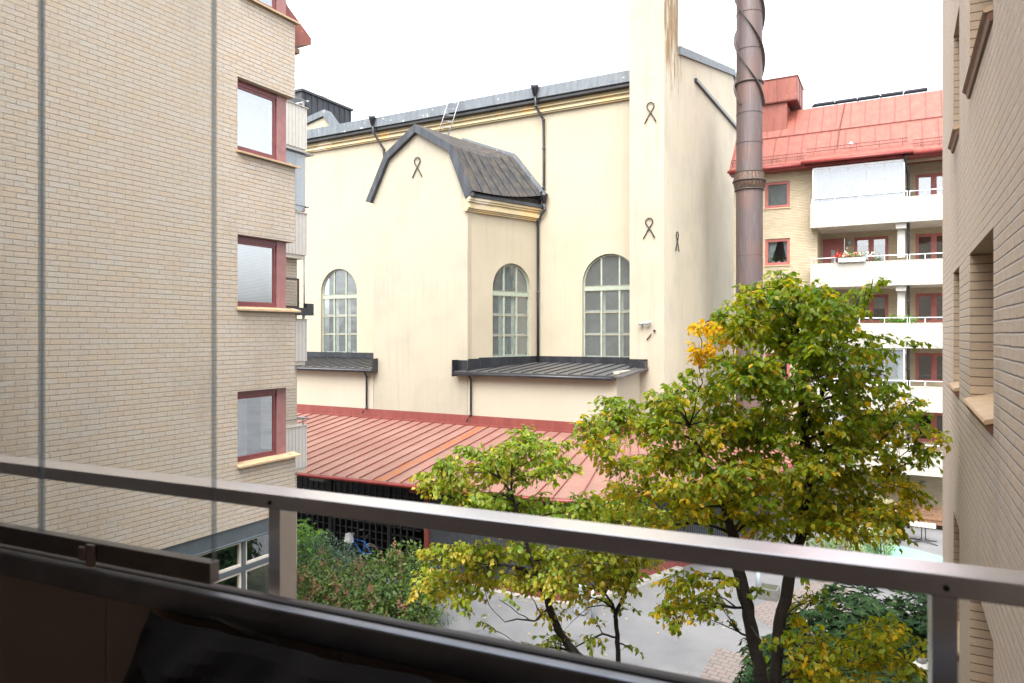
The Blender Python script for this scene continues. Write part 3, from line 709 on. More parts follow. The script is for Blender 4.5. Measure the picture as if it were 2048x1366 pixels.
for o, z0, z1 in ((.26, 6.0, 6.11), (.20, 5.90, 6.0), (.13, 5.80, 5.89), (.22, 5.62, 5.79), (.14, 5.55, 5.615), (.08, 5.48, 5.545)):
    strip(pth2, [-.1, o, o, -.1], [z1, z1, z0, z0], m)
m.build('bay_cornice', 'moulding', hall)
# aisles
def seam_roof(name, x0, x1, par, step=.55):
    m = MB(); m.prism([(26.45, -1.72), (26.45, -1.68), (30.98, -1.40), (30.98, -1.50)], V((0, 0, 0)), Y1, X1, x0, x1)
    o = m.build(name, 'roof_slat', par); m = MB(); x = x0 + .1
    while x < x1 - .05:
        m.prism([(26.46, -1.68), (26.46, -1.64), (30.95, -1.36), (30.95, -1.40)], V((0, 0, 0)), Y1, X1, x, x + .03); x += step
    m.build('seams', 'black_metal', o); return o
seam_roof('aisle_roof', -41, -22.25, hall); seam_roof('aisle_roof', -17.5, -9.95, hall)
MB().prism([(26.43, -1.76), (26.43, -1.70), (29.68, -1.48), (29.68, -1.56)], V((0, 0, 0)), Y1, X1, -9.945, -9.55).build('aisle_verge', 'roof_slat', hall)
m = MB(); m.box(-41, -22.42, YA, YA + .3, -4.3, -1.74).box(-16.98, -9.95, YA, YA + .3, -4.3, -1.74).box(-10.2, -9.95, YA + .3, ty0, -4.3, -1.55).build('aisle_wall', 'stucco_low', hall)
for x0, x1 in ((-41, -22.15), (-17.5, -10.0)):
    m = MB(); m.tube([V((x0, 26.42, -1.80)), V((x1, 26.42, -1.80))], .075, 8); m.box(x0, x1, 26.46, YA - .01, -1.86, -1.73); m.build('gutter', 'black_metal', hall)
MB().box(-22.16, -22.12, 26.4, 27.0, -1.86, -1.2).build('stop_end', 'black_metal', hall); MB().box(-17.56, -17.52, 26.36, YA, -1.92, -1.18).box(-17.53, -17.0, YA - .05, YA - .01, -1.66, -1.20).build('stop_end', 'black_metal', hall)
m = MB(); m.box(-41, -22.4, YM - .06, YM - .01, -1.5, -1.08).box(-15.6, tx0, YM - .06, YM - .01, -1.5, -1.10).box(tx0, -9.6, ty0 - .06, ty0 - .01, -1.56, -1.12).box(-9.97, -9.6, ty0 - .4, ty0 - .06, -1.55, -1.2)
m.obox(FO, fd, fn, .0, FL, .01, .06, -1.62, -1.10).obox(V((-17, YA, 0)), V((.2, 1, 0)).normalized(), V((1, -.2, 0)).normalized(), 0, .7, .01, .05, -1.66, -1.14)
m.build('upstand', 'black_metal', hall)
# arched windows
def arch_window(O, du, n, c, r, zb, zs, dark='room_grey'):
    rec = .14; m = MB(); K = 18
    fr = .075
    P = lambda s, z, d: V(O) + V(du) * s + V(n) * d + V((0, 0, z))
    m.obox(O, du, n, c - r, c - r + fr, -rec - .08, -rec, zb, zs).obox(O, du, n, c + r - fr, c + r, -rec - .08, -rec, zb, zs).obox(O, du, n, c - r + fr, c + r - fr, -rec - .08, -rec, zb, zb + .09)
    for k in range(K):
        a, b = pi * k / K, pi * (k + 1) / K
        q = [(c + r * cos(a), zs + r * sin(a)), (c + r * cos(b), zs + r * sin(b)), (c + (r - fr) * cos(b), zs + (r - fr) * sin(b)), (c + (r - fr) * cos(a), zs + (r - fr) * sin(a))]
        m.prism(q, O, du, n, -rec - .08, -rec)
    zt = zs - .32
    m.obox(O, du, n, c - r + fr, c + r - fr, -rec - .09, -rec + .02, zt, zt + .19)
    for s in (-.33, .33):
        x = c + s * r * 1.0
        m.obox(O, du, n, x - .045, x + .045, -rec - .07, -rec + .01, zb + .09, zt); m.obox(O, du, n, x - .04, x + .04, -rec - .07, -rec + .005, zt + .19, zs + sqrt(r * r - (x - c) ** 2) - fr * .8)
    w_ = m.build('arched_window', 'green_frame', hall)
    m = MB(); h = (zt - zb - .09) / 3
    for j in (1, 2):
        for a, b in ((c - r + fr, c - .33 * r - .055), (c - .33 * r + .055, c + .33 * r - .055), (c + .33 * r + .055, c + r - fr)):
            m.obox(O, du, n, a, b, -rec - .06, -rec, zb + .09 + h * j - .03, zb + .09 + h * j + .03)
    m.obox(O, du, n, c - r + fr, c + r - fr, -rec - .05, -rec + .03, zt - .03, zt - .002).obox(O, du, n, c - r, c + r, -rec - .05, -rec + .12, zb - .04, zb)
    m.obox(O, du, n, c - r + fr, c + r - fr, -rec - .05, -rec + .03, zt + .192, zt + .215)
    m.build('glazing_bar', 'green_frame_worn', w_)
    m = MB(); poly = arch(c, r - .02, zb + .02, zs); tr = tessellate_polygon([[V((a[0], a[1], 0)) for a in poly]])
    for t_ in tr: m.face([P(poly[i][0], poly[i][1], -rec - .04) for i in t_])
    m.build('pane', 'glass_hall', w_)
    # inner second sash and the dim room behind
    m = MB()
    for s in (-.33, .33): x = c + s * r; m.obox(O, du, n, x - .10, x + .10, -rec - .30, -rec - .26, zb, zt + .1)
    for j in range(4): m.obox(O, du, n, c - r, c + r, -rec - .30, -rec - .265, zb + .05 + (zt - zb) / 3 * j, zb + .15 + (zt - zb) / 3 * j)
    m.build('inner_sash', 'cream_paint', w_)
    m = MB(); m.face([P(a[0], a[1], -rec - 1.2) for a in ((c - r - .6, zb - .5), (c + r + .6, zb - .5), (c + r + .6, zs + r + .4), (c - r - .6, zs + r + .4))])
    m.build('interior', dark, w_)
for a in aw: arch_window(V((0, YM, 0)), X1, -Y1, *a)
arch_window(FO, fd, fn, Wc, Wr, Wz, Ws)
# downpipes
def pipe(pts, r=.065, hop=None):
    m = MB(); m.tube(pts, r, 10)
    for p in pts[1:-1]: m.tube([V(p) + V((0, 0, -.04)), V(p) + V((0, 0, .04))], r * 1.25, 10)
    if hop is not None:
        x, y, z = hop; m.tube([V((x, y, z - .45)), V((x, y, z - .1)), V((x, y, z))], [r * 1.1, .17, .21], 8)
    return m.build('downpipe', 'black_metal', hall)
pipe([V((-25.5, 30.42, 11.5)), V((-25.5, 30.5, 11.1)), V((-25.05, 30.85, 10.2)), V((-25.05, 30.88, 9.2)), V((-25.05, 30.88, 7.4))], hop=(-25.5, 30.38, 11.95))
pipe([V((-15.45, 30.42, 11.5)), V((-15.45, 30.5, 11.0)), V((-15.2, 30.85, 10.4)), V((-15.2, 30.88, 9.0)), V((-15.2, 30.88, 7.1)), V((-15.3, 30.75, 6.8))], hop=(-15.45, 30.38, 11.95))
pipe([V((-15.12, 30.75, 6.35)), V((-15.12, 30.8, 6.0)), V((-15.5, 30.85, 5.5)), V((-15.5, 30.85, 2.0)), V((-15.5, 30.85, -1.4))], hop=(-15.12, 30.75, 6.75))
pipe([V((-22.75, 26.55, -1.85)), V((-22.75, 26.7, -2.1)), V((-22.75, 26.7, -3.6)), V((-22.85, 26.5, -3.85))], .05)
pipe([V((-16.75, 26.5, -1.85)), V((-16.75, 26.68, -2.1)), V((-16.75, 26.68, -3.6)), V((-16.85, 26.5, -3.9))], .05)
# iron wall anchors
def anchor(P, du, n, s=1.0):
    P = V(P) + V(n) * .05; du = V(du); pts = []
    q = lambda a, z: P + du * a * s + V((0, 0, z * s))
    pts = [q(-.28, -.46), q(-.10, -.14), q(.02, .04)]
    for k in range(11):
        a = -pi / 4 + (pi * 1.5) * k / 10; pts.append(q(.17 * cos(a), .30 + .17 * sin(a)))
    pts += [q(-.02, .04), q(.10, -.14), q(.26, -.44)]
    MB().tube(pts, .025, 6).build('wall_anchor', 'black_iron', hall)
anchor((-9.46, ty0, 9.55), X1, -Y1, .95); anchor((-9.52, ty0, 4.55), X1, -Y1, .95)
anchor((tx1, 31.6, 4.15), Y1, X1, .95); anchor((-19.75, YA, 7.75), X1, -Y1, 1.0)
MB().tube([V((-9.62, ty0 - .05, -.28)), V((-9.42, ty0 - .06, -.02))], .025, 6).tube([V((-9.28, ty0 - .02, .12)), V((-9.28, ty0 - .10, .12))], .05, 6).build('broken_anchor', 'black_iron', hall)
for k, (x, z) in enumerate(((-9.84, .42), (-9.54, .42))):
    MB().tube([V((x - .10 - .02 * k, ty0 - .22, z)), V((x + .12, ty0 - .14, z + .02 + .06 * k))], .07, 8).box(x - .03, x + .03, ty0 - .16, ty0, z - .12, z - .04).build('floodlight', 'lamp_grey', hall)
# box clad in dark sheet on the roof, small gable in front
rbx = MB(); rbx.box(-46, -33.4, 33.0, 37.6, 11.5, 15.45); rh_ = rbx.build('roof_box', 'lead_dark', hall)
m = MB(); m.box(-46, -33.3, 32.9, 37.7, 15.452, 15.60)
for k in range(9): m.box(-33.4, -33.36, 33.3 + k * .52, 33.34 + k * .52, 12.5, 15.45)
m.build('box_seams', 'black_metal', rh_)
MB().box(-34.2, -33.7, 35.0, 35.6, 15.602, 15.95).build('roof_vent', 'balc_grey', hall)
m = MB(); pg = [(-36, 11.9), (-36, 13.2), (-31.4, 14.05), (-30.1, 12.7), (-30.1, 11.9)]
m.wall(V((0, 33.0, 0)), X1, -Y1, [(-36, 11.9), (-30.3, 11.9), (-31.5, 13.5), (-36, 12.7)], [], .1).build('small_gable', 'stucco', hall)
m = MB(); m.prism([(-36, 12.7), (-31.5, 13.55), (-31.4, 13.95), (-36, 13.1)], V((0, 33, 0)), X1, -Y1, -.5, .15).prism([(-31.5, 13.55), (-30.2, 12.0), (-29.9, 12.1), (-31.4, 13.95)], V((0, 33, 0)), X1, -Y1, -.5, .15).build('small_gable_coping', 'lead', hall)
# ladder
ld = thing('ladder', 'aluminium ladder leaning against the dark eave of the cream hall', 'ladder', (-20.3, 29.6, 9.5))
a0, a1 = px(874, 274, 35.9), px(908, 170, 36.6); b0, b1 = px(895, 276, 35.7), px(929, 168, 36.3)
a0 = a0 + (a0 - a1) * .08; b0 = b0 + (b0 - b1) * .08
MB().tube([a0, a1], .022, 6).build('rail', 'aluminium', ld); MB().tube([b0, b1], .022, 6).build('rail', 'aluminium', ld)
for k in range(9):
    f_ = .04 + k * .105; MB().tube([a0.lerp(a1, f_), b0.lerp(b1, f_)], .018, 6).build('rung', 'aluminium', ld)

# ================================================================== BIKE SHED
shed = thing('bicycle_shed', 'low dark shed with wide pink red seamed metal roof', 'shed', (-14, 22, GZ))
eave = [(-36, 18.9), (-28, 19.0), (-19.9, 19.3), (-14.6, 19.66), (-10.8, 20.0), (-9.6, 20.15), (-8.8, 20.45), (-8.2, 21.0), (-7.7, 21.8), (-6.3, 23.8), (-5.0, 25.8), (-4.0, 28.0), (-3.7, 31), (-3.7, 35.2)]
inner = [(-36, 26.8), (-28, 26.8), (-19.9, 26.8), (-14.6, 26.8), (-11.2, 26.8), (-10.4, 26.8), (-9.95, 26.8), (-9.95, 27.6), (-9.95, 28.6), (-9.5, 29.69), (-8.87, 29.69), (-8.86, 31), (-8.86, 33), (-8.86, 35.2)]
ze = lambda x: -5.2; zi = lambda y: -4.08
m = MB(); ms_ = MB()
for (e0, e1), (i0, i1) in zip(zip(eave, eave[1:]), zip(inner, inner[1:])):
    L_ = sqrt((e1[0] - e0[0]) ** 2 + (e1[1] - e0[1]) ** 2); nseg = max(1, round(L_ / .62))
    for k in range(nseg):
        q = lambda a, b, f_: (a[0] + (b[0] - a[0]) * f_, a[1] + (b[1] - a[1]) * f_)
        a, b = q(e0, e1, k / nseg), q(e0, e1, (k + 1) / nseg); c, d = q(i0, i1, k / nseg), q(i0, i1, (k + 1) / nseg)
        m.face([V((a[0], a[1], -5.2)), V((b[0], b[1], -5.2)), V((d[0], d[1], -4.08)), V((c[0], c[1], -4.08))])
        m.face([V((a[0], a[1], -5.26)), V((c[0], c[1], -4.14)), V((d[0], d[1], -4.14)), V((b[0], b[1], -5.26))])
        A, B = V((a[0], a[1], -5.185)), V((c[0], c[1], -4.065)); dr = (B - A).normalized(); sd_ = V((dr.y, -dr.x, 0)).normalized() * .012
        top = V((0, 0, .035))
        ms_.face([A - sd_, B - sd_, B - sd_ + top, A - sd_ + top]); ms_.face([A + sd_, A + sd_ + top, B + sd_ + top, B + sd_]); ms_.face([A - sd_ + top, B - sd_ + top, B + sd_ + top, A + sd_ + top])
rf = m.build('roof', 'pink_roof', shed); ms_.build('seams', 'red_trim', rf)
m = MB(); m.tube([V((x, y - .05, -5.27)) for x, y in eave], .07, 8); m.build('gutter', 'red_dark', shed)
m = MB()
for (a, b) in zip(inner, inner[1:]):
    d = V((b[0] - a[0], b[1] - a[1], 0)); l_ = d.length
    if l_ < .01: continue
    d.normalize(); n_ = V((d.y, -d.x, 0)); m.obox(V((a[0], a[1], 0)), d, n_, 0, l_, .008, .05, -4.12, -3.66)
    m.obox(V((a[0], a[1], 0)), d, n_, 0, l_, .05, .16, -4.12, -4.03)
m.build('flashing', 'red_trim', shed)
# walls
wl_ = [(-14.45, 20.32), (-9.65, 20.32), (-9.0, 20.6), (-8.8, 21.1), (-7.2, 25.4), (-5.6, 29.5), (-5.2, 34)]
m = MB(); pl = MB(); batt = MB()
for a, b in zip(wl_, wl_[1:]):
    d = V((b[0] - a[0], b[1] - a[1], 0)); l_ = d.length; d.normalize(); n_ = V((d.y, -d.x, 0)); O = V((a[0], a[1], 0))
    m.obox(O, d, n_, 0, l_, -.15, 0, GZ + .4, -5.3); pl.obox(O, d, n_, 0, l_, -.15, .03, GZ, GZ + .4)
    k = .06
    while k < l_: batt.obox(O, d, n_, k, k + .03, .0, .02, GZ + .41, -5.3); k += .145
w_ = m.build('wall', 'grey_cladding', shed); batt.build('battens', 'grey_cladding', w_); pl.build('plinth', 'red_trim', shed)
MB().box(-14.62, -14.46, 20.2, 20.36, GZ, -5.3).build('post', 'red_trim', shed)
MB().box(-14.9, -14.3, 19.7, 20.3, -5.5, -5.32).build('bracket', 'red_trim', shed)
for x in (-16.2, -19.0, -22): MB().box(x - .06, x + .06, 20.2, 20.32, GZ, -5.3).build('post', 'black_wood', shed)
MB().box(-36, -10, 26.5, 26.7, GZ, -4.3).box(-36, -35.9, 19.2, 26.6, GZ, -5.2).build('rear_wall', 'black_wood', shed)
MB().box(-35, -13.6, 19.8, 26.6, GZ, GZ + .012).build('floor', 'black_wood', shed)
# black square trellis
m = MB(); yt = 21.3; x = -27.0
while x < -15.6: m.box(x - .03, x + .03, yt, yt + .05, GZ + .3, -5.3); x += .30
z = GZ + .35
while z < -5.3: m.box(-27, -15.6, yt + .052, yt + .09, z - .03, z + .03); z += .30
m.build('trellis', 'grey_cladding', shed)
m = MB()
for z in (-6.6, -6.95, -7.3, -7.65, -8.0): m.tube([V((-15.5, 21.4, z)), V((-14.0, 22.8, z + .1))], .02, 5)
m.build('rack_bars', 'lamp_grey', shed)
MB().box(-19.6, -18.9, 19.75, 19.95, -5.55, -5.40).build('tube_light', 'lamp_grey', shed)
sl = thing('wall_lamp', 'small pale disc lamp on the dark shed wall behind yellow leaves', 'lamp', (-12.6, 20.15, -5.95))
MB().lathe([(0, .1), (.06, .09), (.07, .02), (.2, -.02), (.2, -.035), (0, -.03)], (-12.6, 20.12, -5.85), 20).build('lamp_shade', 'lamp_glass', sl); MB().box(-12.63, -12.57, 20.12, 20.30, -5.82, -5.78).build('arm', 'lamp_grey', sl)
tag(MB().tube([V((-20.9, 20.3, -5.02)), V((-20.75, 20.5, -4.97)), V((-20.72, 20.75, -4.94))], [.03, .045, .02], 6).build('fallen_branch', 'wood_pale'), 'short pale dry branch lying on the pink red metal roof', 'branch')

# ================================================================== COPPER CHIMNEY
ch = thing('chimney', 'tall round brown copper chimney with spiral fins', 'chimney', (-5.8, 32.2, GZ))
cc = V((-5.8, 32.2, 0))
zz = [GZ, -4, -1, 2, 4.5, 6.3]
MB().lathe([(.56, z) for z in zz], cc, 40).lathe([(.545, z) for z in (7.05, 8.3, 9.6, 10.9, 12.5, 14, 15.5, 20)], cc, 40).build('shaft', 'copper', ch)
m = MB()
for z in (8.32, 9.62, 12.4, 14.0, 3.4, .6): MB().lathe([(.56, z - .012), (.568, z), (.56, z + .012)], cc, 40).build('joint_ring', 'copper_dark', ch)
m.lathe([(.55, 10.93), (.61, 10.93), (.61, 11.01), (.55, 11.01)], cc, 40); m.build('joint_ring', 'copper_dark', ch)
MB().lathe([(.56, 6.28), (.60, 6.32), (.66, 6.6), (.67, 6.66), (.64, 6.74), (.60, 7.0), (.58, 7.07), (.545, 7.08)], cc, 40).build('collar', 'rust', ch)
m = MB(); m.lathe([(.66, 6.64), (.71, 6.64), (.71, 6.70), (.66, 6.70)], cc, 40); m.lathe([(.56, 6.26), (.63, 6.26), (.63, 6.31), (.56, 6.31)], cc, 40); m.lathe([(.56, 7.03), (.61, 7.03), (.61, 7.07), (.56, 7.07)], cc, 40)
for k in range(26):
    a = 2 * pi * k / 26; d = V((cos(a), sin(a), 0)); m.tube([cc + d * .60 + Z1 * 6.3, cc + d * .68 + Z1 * 6.64, cc + d * .67 + Z1 * 6.7, cc + d * .60 + Z1 * 7.04], .014, 4)
m.build('collar_ribs', 'copper_dark', ch)
for s in range(3):
    m = MB(); N = 60; z0, z1 = 9.95, 19.9; ph0 = -2.0 + s * 2 * pi / 3; pr = None
    for k in range(N + 1):
        z = z0 + (z1 - z0) * k / N; a = ph0 - (z - z0) * 2 * pi / 6.1
        d = V((cos(a), sin(a), 0)); c = [cc + d * .54 + Z1 * (z - .012), cc + d * .665 + Z1 * (z - .012), cc + d * .665 + Z1 * (z + .045), cc + d * .54 + Z1 * (z + .045)]
        if pr:
            for j in range(4): m.face([pr[j], pr[(j + 1) % 4], c[(j + 1) % 4], c[j]])
        else: m.face(c)
        pr = c
    m.build('spiral_fin', 'copper_dark', ch)

# ================================================================== FAR APARTMENT BUILDING
fb = thing('apartment_building', 'yellow brick block at the back with white balconies and red metal roof', 'building', (0, 40, GZ))
FY, RY, BY = 36.0, 37.8, 35.3
fz = [6.06 - 2.76 * k for k in range(5)]
hl = [[(-5.75, z), (-4.62, z), (-4.62, z + 1.27), (-5.75, z + 1.27)] for z in fz]
m = MB(); m.wall(V((0, FY, 0)), X1, -Y1, [(-7.2, GZ), (-3.4, GZ), (-3.4, 8.0), (-7.2, 8.0)], hl, .1)
m.face([V((-3.4, FY, GZ)), V((-3.4, RY, GZ)), V((-3.4, RY, 8)), V((-3.4, FY, 8))]); m.face([V((-7.2, FY, GZ)), V((-7.2, 38.5, GZ)), V((-7.2, 38.5, 8)), V((-7.2, FY, 8))])
rh = []; info = []
for k in range(5):
    f0 = 4.98 - 2.76 * k
    for (a, b, lo, hi, kind) in ((-1.94, -.48, 1.05, 2.40, 'w'), (.63, 2.1, 1.05, 2.40, 'w'), (-3.33, -2.36, .12, 2.40, 'd')):
        if kind == 'd' and k == 0: pass
        rh.append([(a, f0 + lo), (b, f0 + lo), (b, f0 + hi), (a, f0 + hi)]); info.append((k, a, b, f0 + lo, f0 + hi, kind))
m.wall(V((0, RY, 0)), X1, -Y1, [(-3.4, GZ), (9, GZ), (9, 8.0), (-3.4, 8.0)], rh, .1)
m.box(-3.2, 9, RY - 1.79, RY - 1.7, 7.62, 7.95)
m.build('wall', 'brick_far', fb)
for k, z in enumerate(fz):
    w_ = window(fb, V((0, FY, 0)), X1, -Y1, -5.75, -4.62, z, z + 1.27, 'red_frame', 'glass', 'room_dark', (), .10, .05, ('curtain_white', (.97, .0001, .42, .3, .2)[k]) if k != 1 else None)
    if k == 1:
        c_ = MB(); c_.prism([(-5.62, z + .1), (-5.5, z + .1), (-5.2, z + 1.15), (-5.62, z + 1.15)], V((0, FY + .22, 0)), X1, -Y1, 0, .01); c_.prism([(-4.78, z + .1), (-4.72, z + .1), (-4.72, z + 1.15), (-4.95, z + 1.15)], V((0, FY + .22, 0)), X1, -Y1, 0, .01); c_.build('curtain', 'blind_grey', w_)
    MB().box(-5.80, -4.57, FY - .05, FY - .001, z - .05, z - .005).build('sill', 'sill_tan', w_)
for (k, a, b, z0, z1, kind) in info:
    if kind == 'w':
        w_ = window(fb, V((0, RY, 0)), X1, -Y1, a, b, z0, z1, 'red_frame', 'glass', 'room_dark', ((a + b) / 2,), .10, .04,
                    ('curtain_white', .9) if k == 0 else (('curtain_green', 1.0) if (k == 1 and a > 0) else ('curtain_white', (.25, .25, .5, .15, .3)[k] if a < 0 else .001)))
    elif k < 4:
        d_ = MB().box(a + .01, b - .01, RY - .02, RY + .04, z0, z1).build('door', 'door_red', fb)
        MB().box(a + .38, a + .55, RY - .028, RY - .022, z0 + 1.0, z1 - .55).build('pane', 'lamp_grey', d_)
        MB().box(a + .85, a + .88, RY - .07, RY - .022, z0 + .95, z0 + 1.1).build('handle', 'chrome', d_)
# balconies
for k in range(5):
    z = 4.88 - 2.76 * k
    m = MB()
    x = -3.63
    while x < 4:
        yb = BY if x < .3 else BY + .08
        m.box(x, x + .121, yb - .02, yb, z, z + 1.08); x += .135
    m.box(-3.63, .33, BY + .002, BY + .05, z + .0, z + 1.075).box(.335, 4.2, BY + .082, BY + .13, z, z + 1.075)
    m.box(-3.63, -3.60, BY + .05, FY, z, z + 1.08)
    b_ = m.build('balcony', 'balc_white', fb)
    MB().box(-3.4, 6, BY + .135, RY, z - .0, z + .18).box(-3.62, -3.4, BY + .05, FY, z + .02, z + .18).box(-3.66, .34, BY - .03, BY + .06, z + 1.082, z + 1.10).box(.345, 4.2, BY + .05, BY + .14, z + 1.082, z + 1.10).build('slab', 'slab_grey', b_)
    m = MB(); m.tube([V((-3.6, FY, z + 1.33)), V((-3.6, BY, z + 1.33)), V((.30, BY, z + 1.33))], .022, 6); m.tube([V((.34, BY + .08, z + 1.33)), V((4, BY + .08, z + 1.33))], .022, 6)
    for x in (-3.58, -2.6, -1.6, -.6, .28, .37, .95, 1.9): m.tube([V((x, BY + .02, z + 1.1)), V((x, BY + .02, z + 1.33))], .016, 5)
    m.build('railing', 'rail_white', b_)
    if k in (0, 3):
        top = z + 2.76 - .02 if k else 7.62
        g = MB().box(-3.50, .16, BY + .10, BY + .11, z + 1.15, top).build('glazing', 'glass_loggia', b_)
        m = MB(); m.box(-3.55, .20, BY + .08, BY + .14, top - .05, top + .03); m.box(-3.55, .20, BY + .08, BY + .14, z + 1.10, z + 1.15)
        for x in [-3.53, .16]: m.box(x - .03, x + .03, BY + .08, BY + .14, z + 1.15, top - .05)
        m.build('glazing_frame', 'rail_white', b_)
        m = MB()
        for j in range(1, 5): x = -3.53 + j * .735; m.box(x - .008, x + .008, BY + .095, BY + .115, z + 1.15, top - .05)
        m.build('glass_joint', 'lamp_grey', b_)
    if k > 0 or True:
        if k < 4: MB().box(-.10, .20, FY - .15, FY + .15, z - 1.50, z - .002).box(-.16, .24, FY - .5, FY - .152, z - .24, z - .002).build('pillar', 'balc_grey', b_)
m = MB(); m.tube([V((.20, 35.15, 7.75)), V((.22, 35.5, 7.45)), V((.33, 35.75, 7.0)), V((.33, 35.75, GZ))], .06, 10)
for k in range(14): m.tube([V((.33, 35.75, 6.4 - k)), V((.33, 35.75, 6.46 - k))], .075, 10)
m.build('downpipe', 'black_metal', fb)
tag(MB().lathe([(0, .13), (.12, .1), (.14, 0), (.12, -.1), (0, -.13)], (-2.16, RY - .1, 4.38), 16).build('wall_light', 'lamp_grey', fb))
MB().lathe([(0, .12), (.12, .1), (.14, 0), (.12, -.1), (0, -.13)], (.95, RY - .1, -7.25 + .3), 16).build('wall_light', 'lamp_grey', fb)
# eave, gutter, roof
ezl = lambda x: 0.0
m = MB(); m.prism([(35.25, 7.86), (35.25, 7.98), (36.75, 9.62), (38.1, 11.25), (39.6, 11.25), (39.6, 7.9)], V((0, 0, 0)), Y1, X1, -7.3, 9)
m.prism([(35.02, 7.84), (35.02, 7.98), (35.6, 8.45), (36.0, 8.4), (36.0, 7.9)], V((0, 0, 0)), Y1, X1, -3.9, .55)
rf = m.build('roof', 'red_roof', fb)
m = MB(); x = -7.2; up = V((0, -.03, .027))
while x < 8:
    for (y0, z0), (y1, z1), dx in (((35.3, 8.035), (36.72, 9.59), 0), ((36.78, 9.66), (38.1, 11.25), .17)):
        a, b = V((x + dx, y0, z0)), V((x + dx, y1, z1)); m.face([a, b, b + up, a + up]); m.face([a + V((.02, 0, 0)), a + V((.02, 0, 0)) + up, b + V((.02, 0, 0)) + up, b + V((.02, 0, 0))]); m.face([a + up, b + up, b + up + V((.02, 0, 0)), a + up + V((.02, 0, 0))])
    x += .62
a, b = V((-7.3, 36.73, 9.66)), V((9, 36.73, 9.66)); m.tube([a, b], .022, 5); m.build('seams', 'red_trim', rf)
m = MB(); m.tube([V((-7.35, 35.16, 7.84)), V((-3.95, 35.16, 7.84))], .075, 8); m.tube([V((-4.0, 34.95, 7.86)), V((.5, 34.95, 7.86)), V((.52, 35.16, 7.82)), V((9, 35.16, 7.82))], .075, 8)
m.box(-7.3, 9, 35.28, 36.0, 7.72, 7.84); m.build('gutter', 'red_dark', fb)
m = MB()
for x0, x1, yy, z in ((-7.2, -3.9, 35.3, 8.25), (-3.8, .3, 35.15, 8.35), (.5, 8, 35.3, 8.25)):
    m.box(x0, x1, yy, yy + .03, z, z + .025).box(x0, x1, yy, yy + .03, z + .15, z + .175); x = x0
    while x < x1: m.box(x, x + .012, yy + .005, yy + .02, z, z + .15); x += .075
    x = x0 + .3
    while x < x1: m.tube([V((x, yy, z - .12)), V((x, yy + .02, z + .2))], .016, 4); x += .9
m.build('snow_guard', 'snow_red', fb)
m = MB(); m.tube([V((-2.55, 35.6, 8.42)), V((-2.5, 36.72, 9.75)), V((-2.35, 38.05, 11.28))], .025, 5); m.build('cable_pipe', 'snow_red', fb)
MB().lathe([(0, .09), (.07, .05), (.09, 0), (.07, -.06), (0, -.09)], (-1.95, 35.5, 8.62), 12).build('roof_sensor', 'white_plastic', fb)
m = MB(); m.box(-6.4, -4.4, 37.0, 39.4, 11.5, 12.62); px_ = m.build('roof_housing', 'red_roof', fb)
MB().box(-6.4, -4.9, 37.15, 39.0, 9.6, 11.5).build('housing_base', 'red_roof', px_)
m = MB()
for x in (-6.38, -5.35, -4.42): m.box(x, x + .03, 36.97, 37.0, 11.5, 12.64)
for y in (37.8, 38.6): m.box(-4.4, -4.37, y, y + .03, 11.5, 12.64)
m.box(-6.42, -4.36, 36.96, 39.42, 12.622, 12.66).box(-6.4, -4.42, 37.02, 39.38, 11.46, 11.497); m.build('housing_seams', 'red_trim', px_)
for k in range(5):
    x0 = -3.85 + k * 1.0
    sp_ = thing('solar_panel', '%s of the five black solar panels above the red roof' % ('leftmost', 'second from the left', 'middle', 'second from the right', 'rightmost')[k], 'solar panel', (x0 + .5, 38.9, 11.3), 'solar panels on the red roof')
    MB().prism([(38.1, 11.27), (38.1, 11.38), (39.3, 11.82), (39.3, 11.70)], V((0, 0, 0)), Y1, X1, x0, x0 + .98).build('panel', 'solar', sp_)
    MB().box(x0 + .01, x0 + .05, 38.12, 38.16, 11.25, 11.43).box(x0 + .01, x0 + .05, 39.2, 39.24, 11.25, 11.78).build('bracket', 'rail_white', sp_)

# ================================================================== COURT FURNITURE
bk = thing('bicycle', 'blue bicycle with a white bag at the handlebar by the dark trellis', 'bicycle', (-17.6, 20.6, GZ))
bx, by = -17.35, 20.62
def wheel(x, y, name):
    c = V((x, y, GZ + .35)); T = MB(); Rm = MB(); Sp = MB(); n = 32
    P = lambda r, k: c + V((r * cos(2 * pi * k / n), 0, r * sin(2 * pi * k / n)))
    for k in range(n): T.tube([P(.335, k), P(.335, k + 1)], .02, 6, False)
    w_ = T.build('wheel', 'tyre', bk)
    for k in range(n): Rm.tube([P(.305, k), P(.305, k + 1)], .012, 5, False)
    Rm.build('rim', 'chrome', w_)
    for k in range(0, n, 2): Sp.tube([c, P(.3, k)], .003, 3)
    Sp.tube([c + V((0, -.05, 0)), c + V((0, .05, 0))], .025, 8).build('spokes', 'chrome', w_)
wheel(bx, by, 'rear'); wheel(bx - 1.06, by, 'front')
q = lambda x, z, y=0: V((bx + x, by + y, GZ + z))
fm = MB()
for a, b in ((q(-.42, .30), q(-.30, .78)), (q(-.30, .76), q(-.85, .80)), (q(-.42, .30), q(-.84, .70)), (q(0, .35), q(-.42, .30)), (q(0, .35), q(-.30, .76)), (q(-.86, .86), q(-.90, .66)), (q(-.90, .66, .05), q(-1.06, .35, .05)), (q(-.90, .66, -.05), q(-1.06, .35, -.05))): fm.tube([a, b], .022, 8)
fm.build('frame', 'bike_blue', bk)
MB().tube([q(-.30, .78), q(-.28, .92)], .014, 6).build('seat_post', 'chrome', bk)
MB().tube([q(-.12, .97), q(-.22, .96), q(-.42, .94)], [.09, .075, .03], 8).build('saddle', 'tyre', bk)
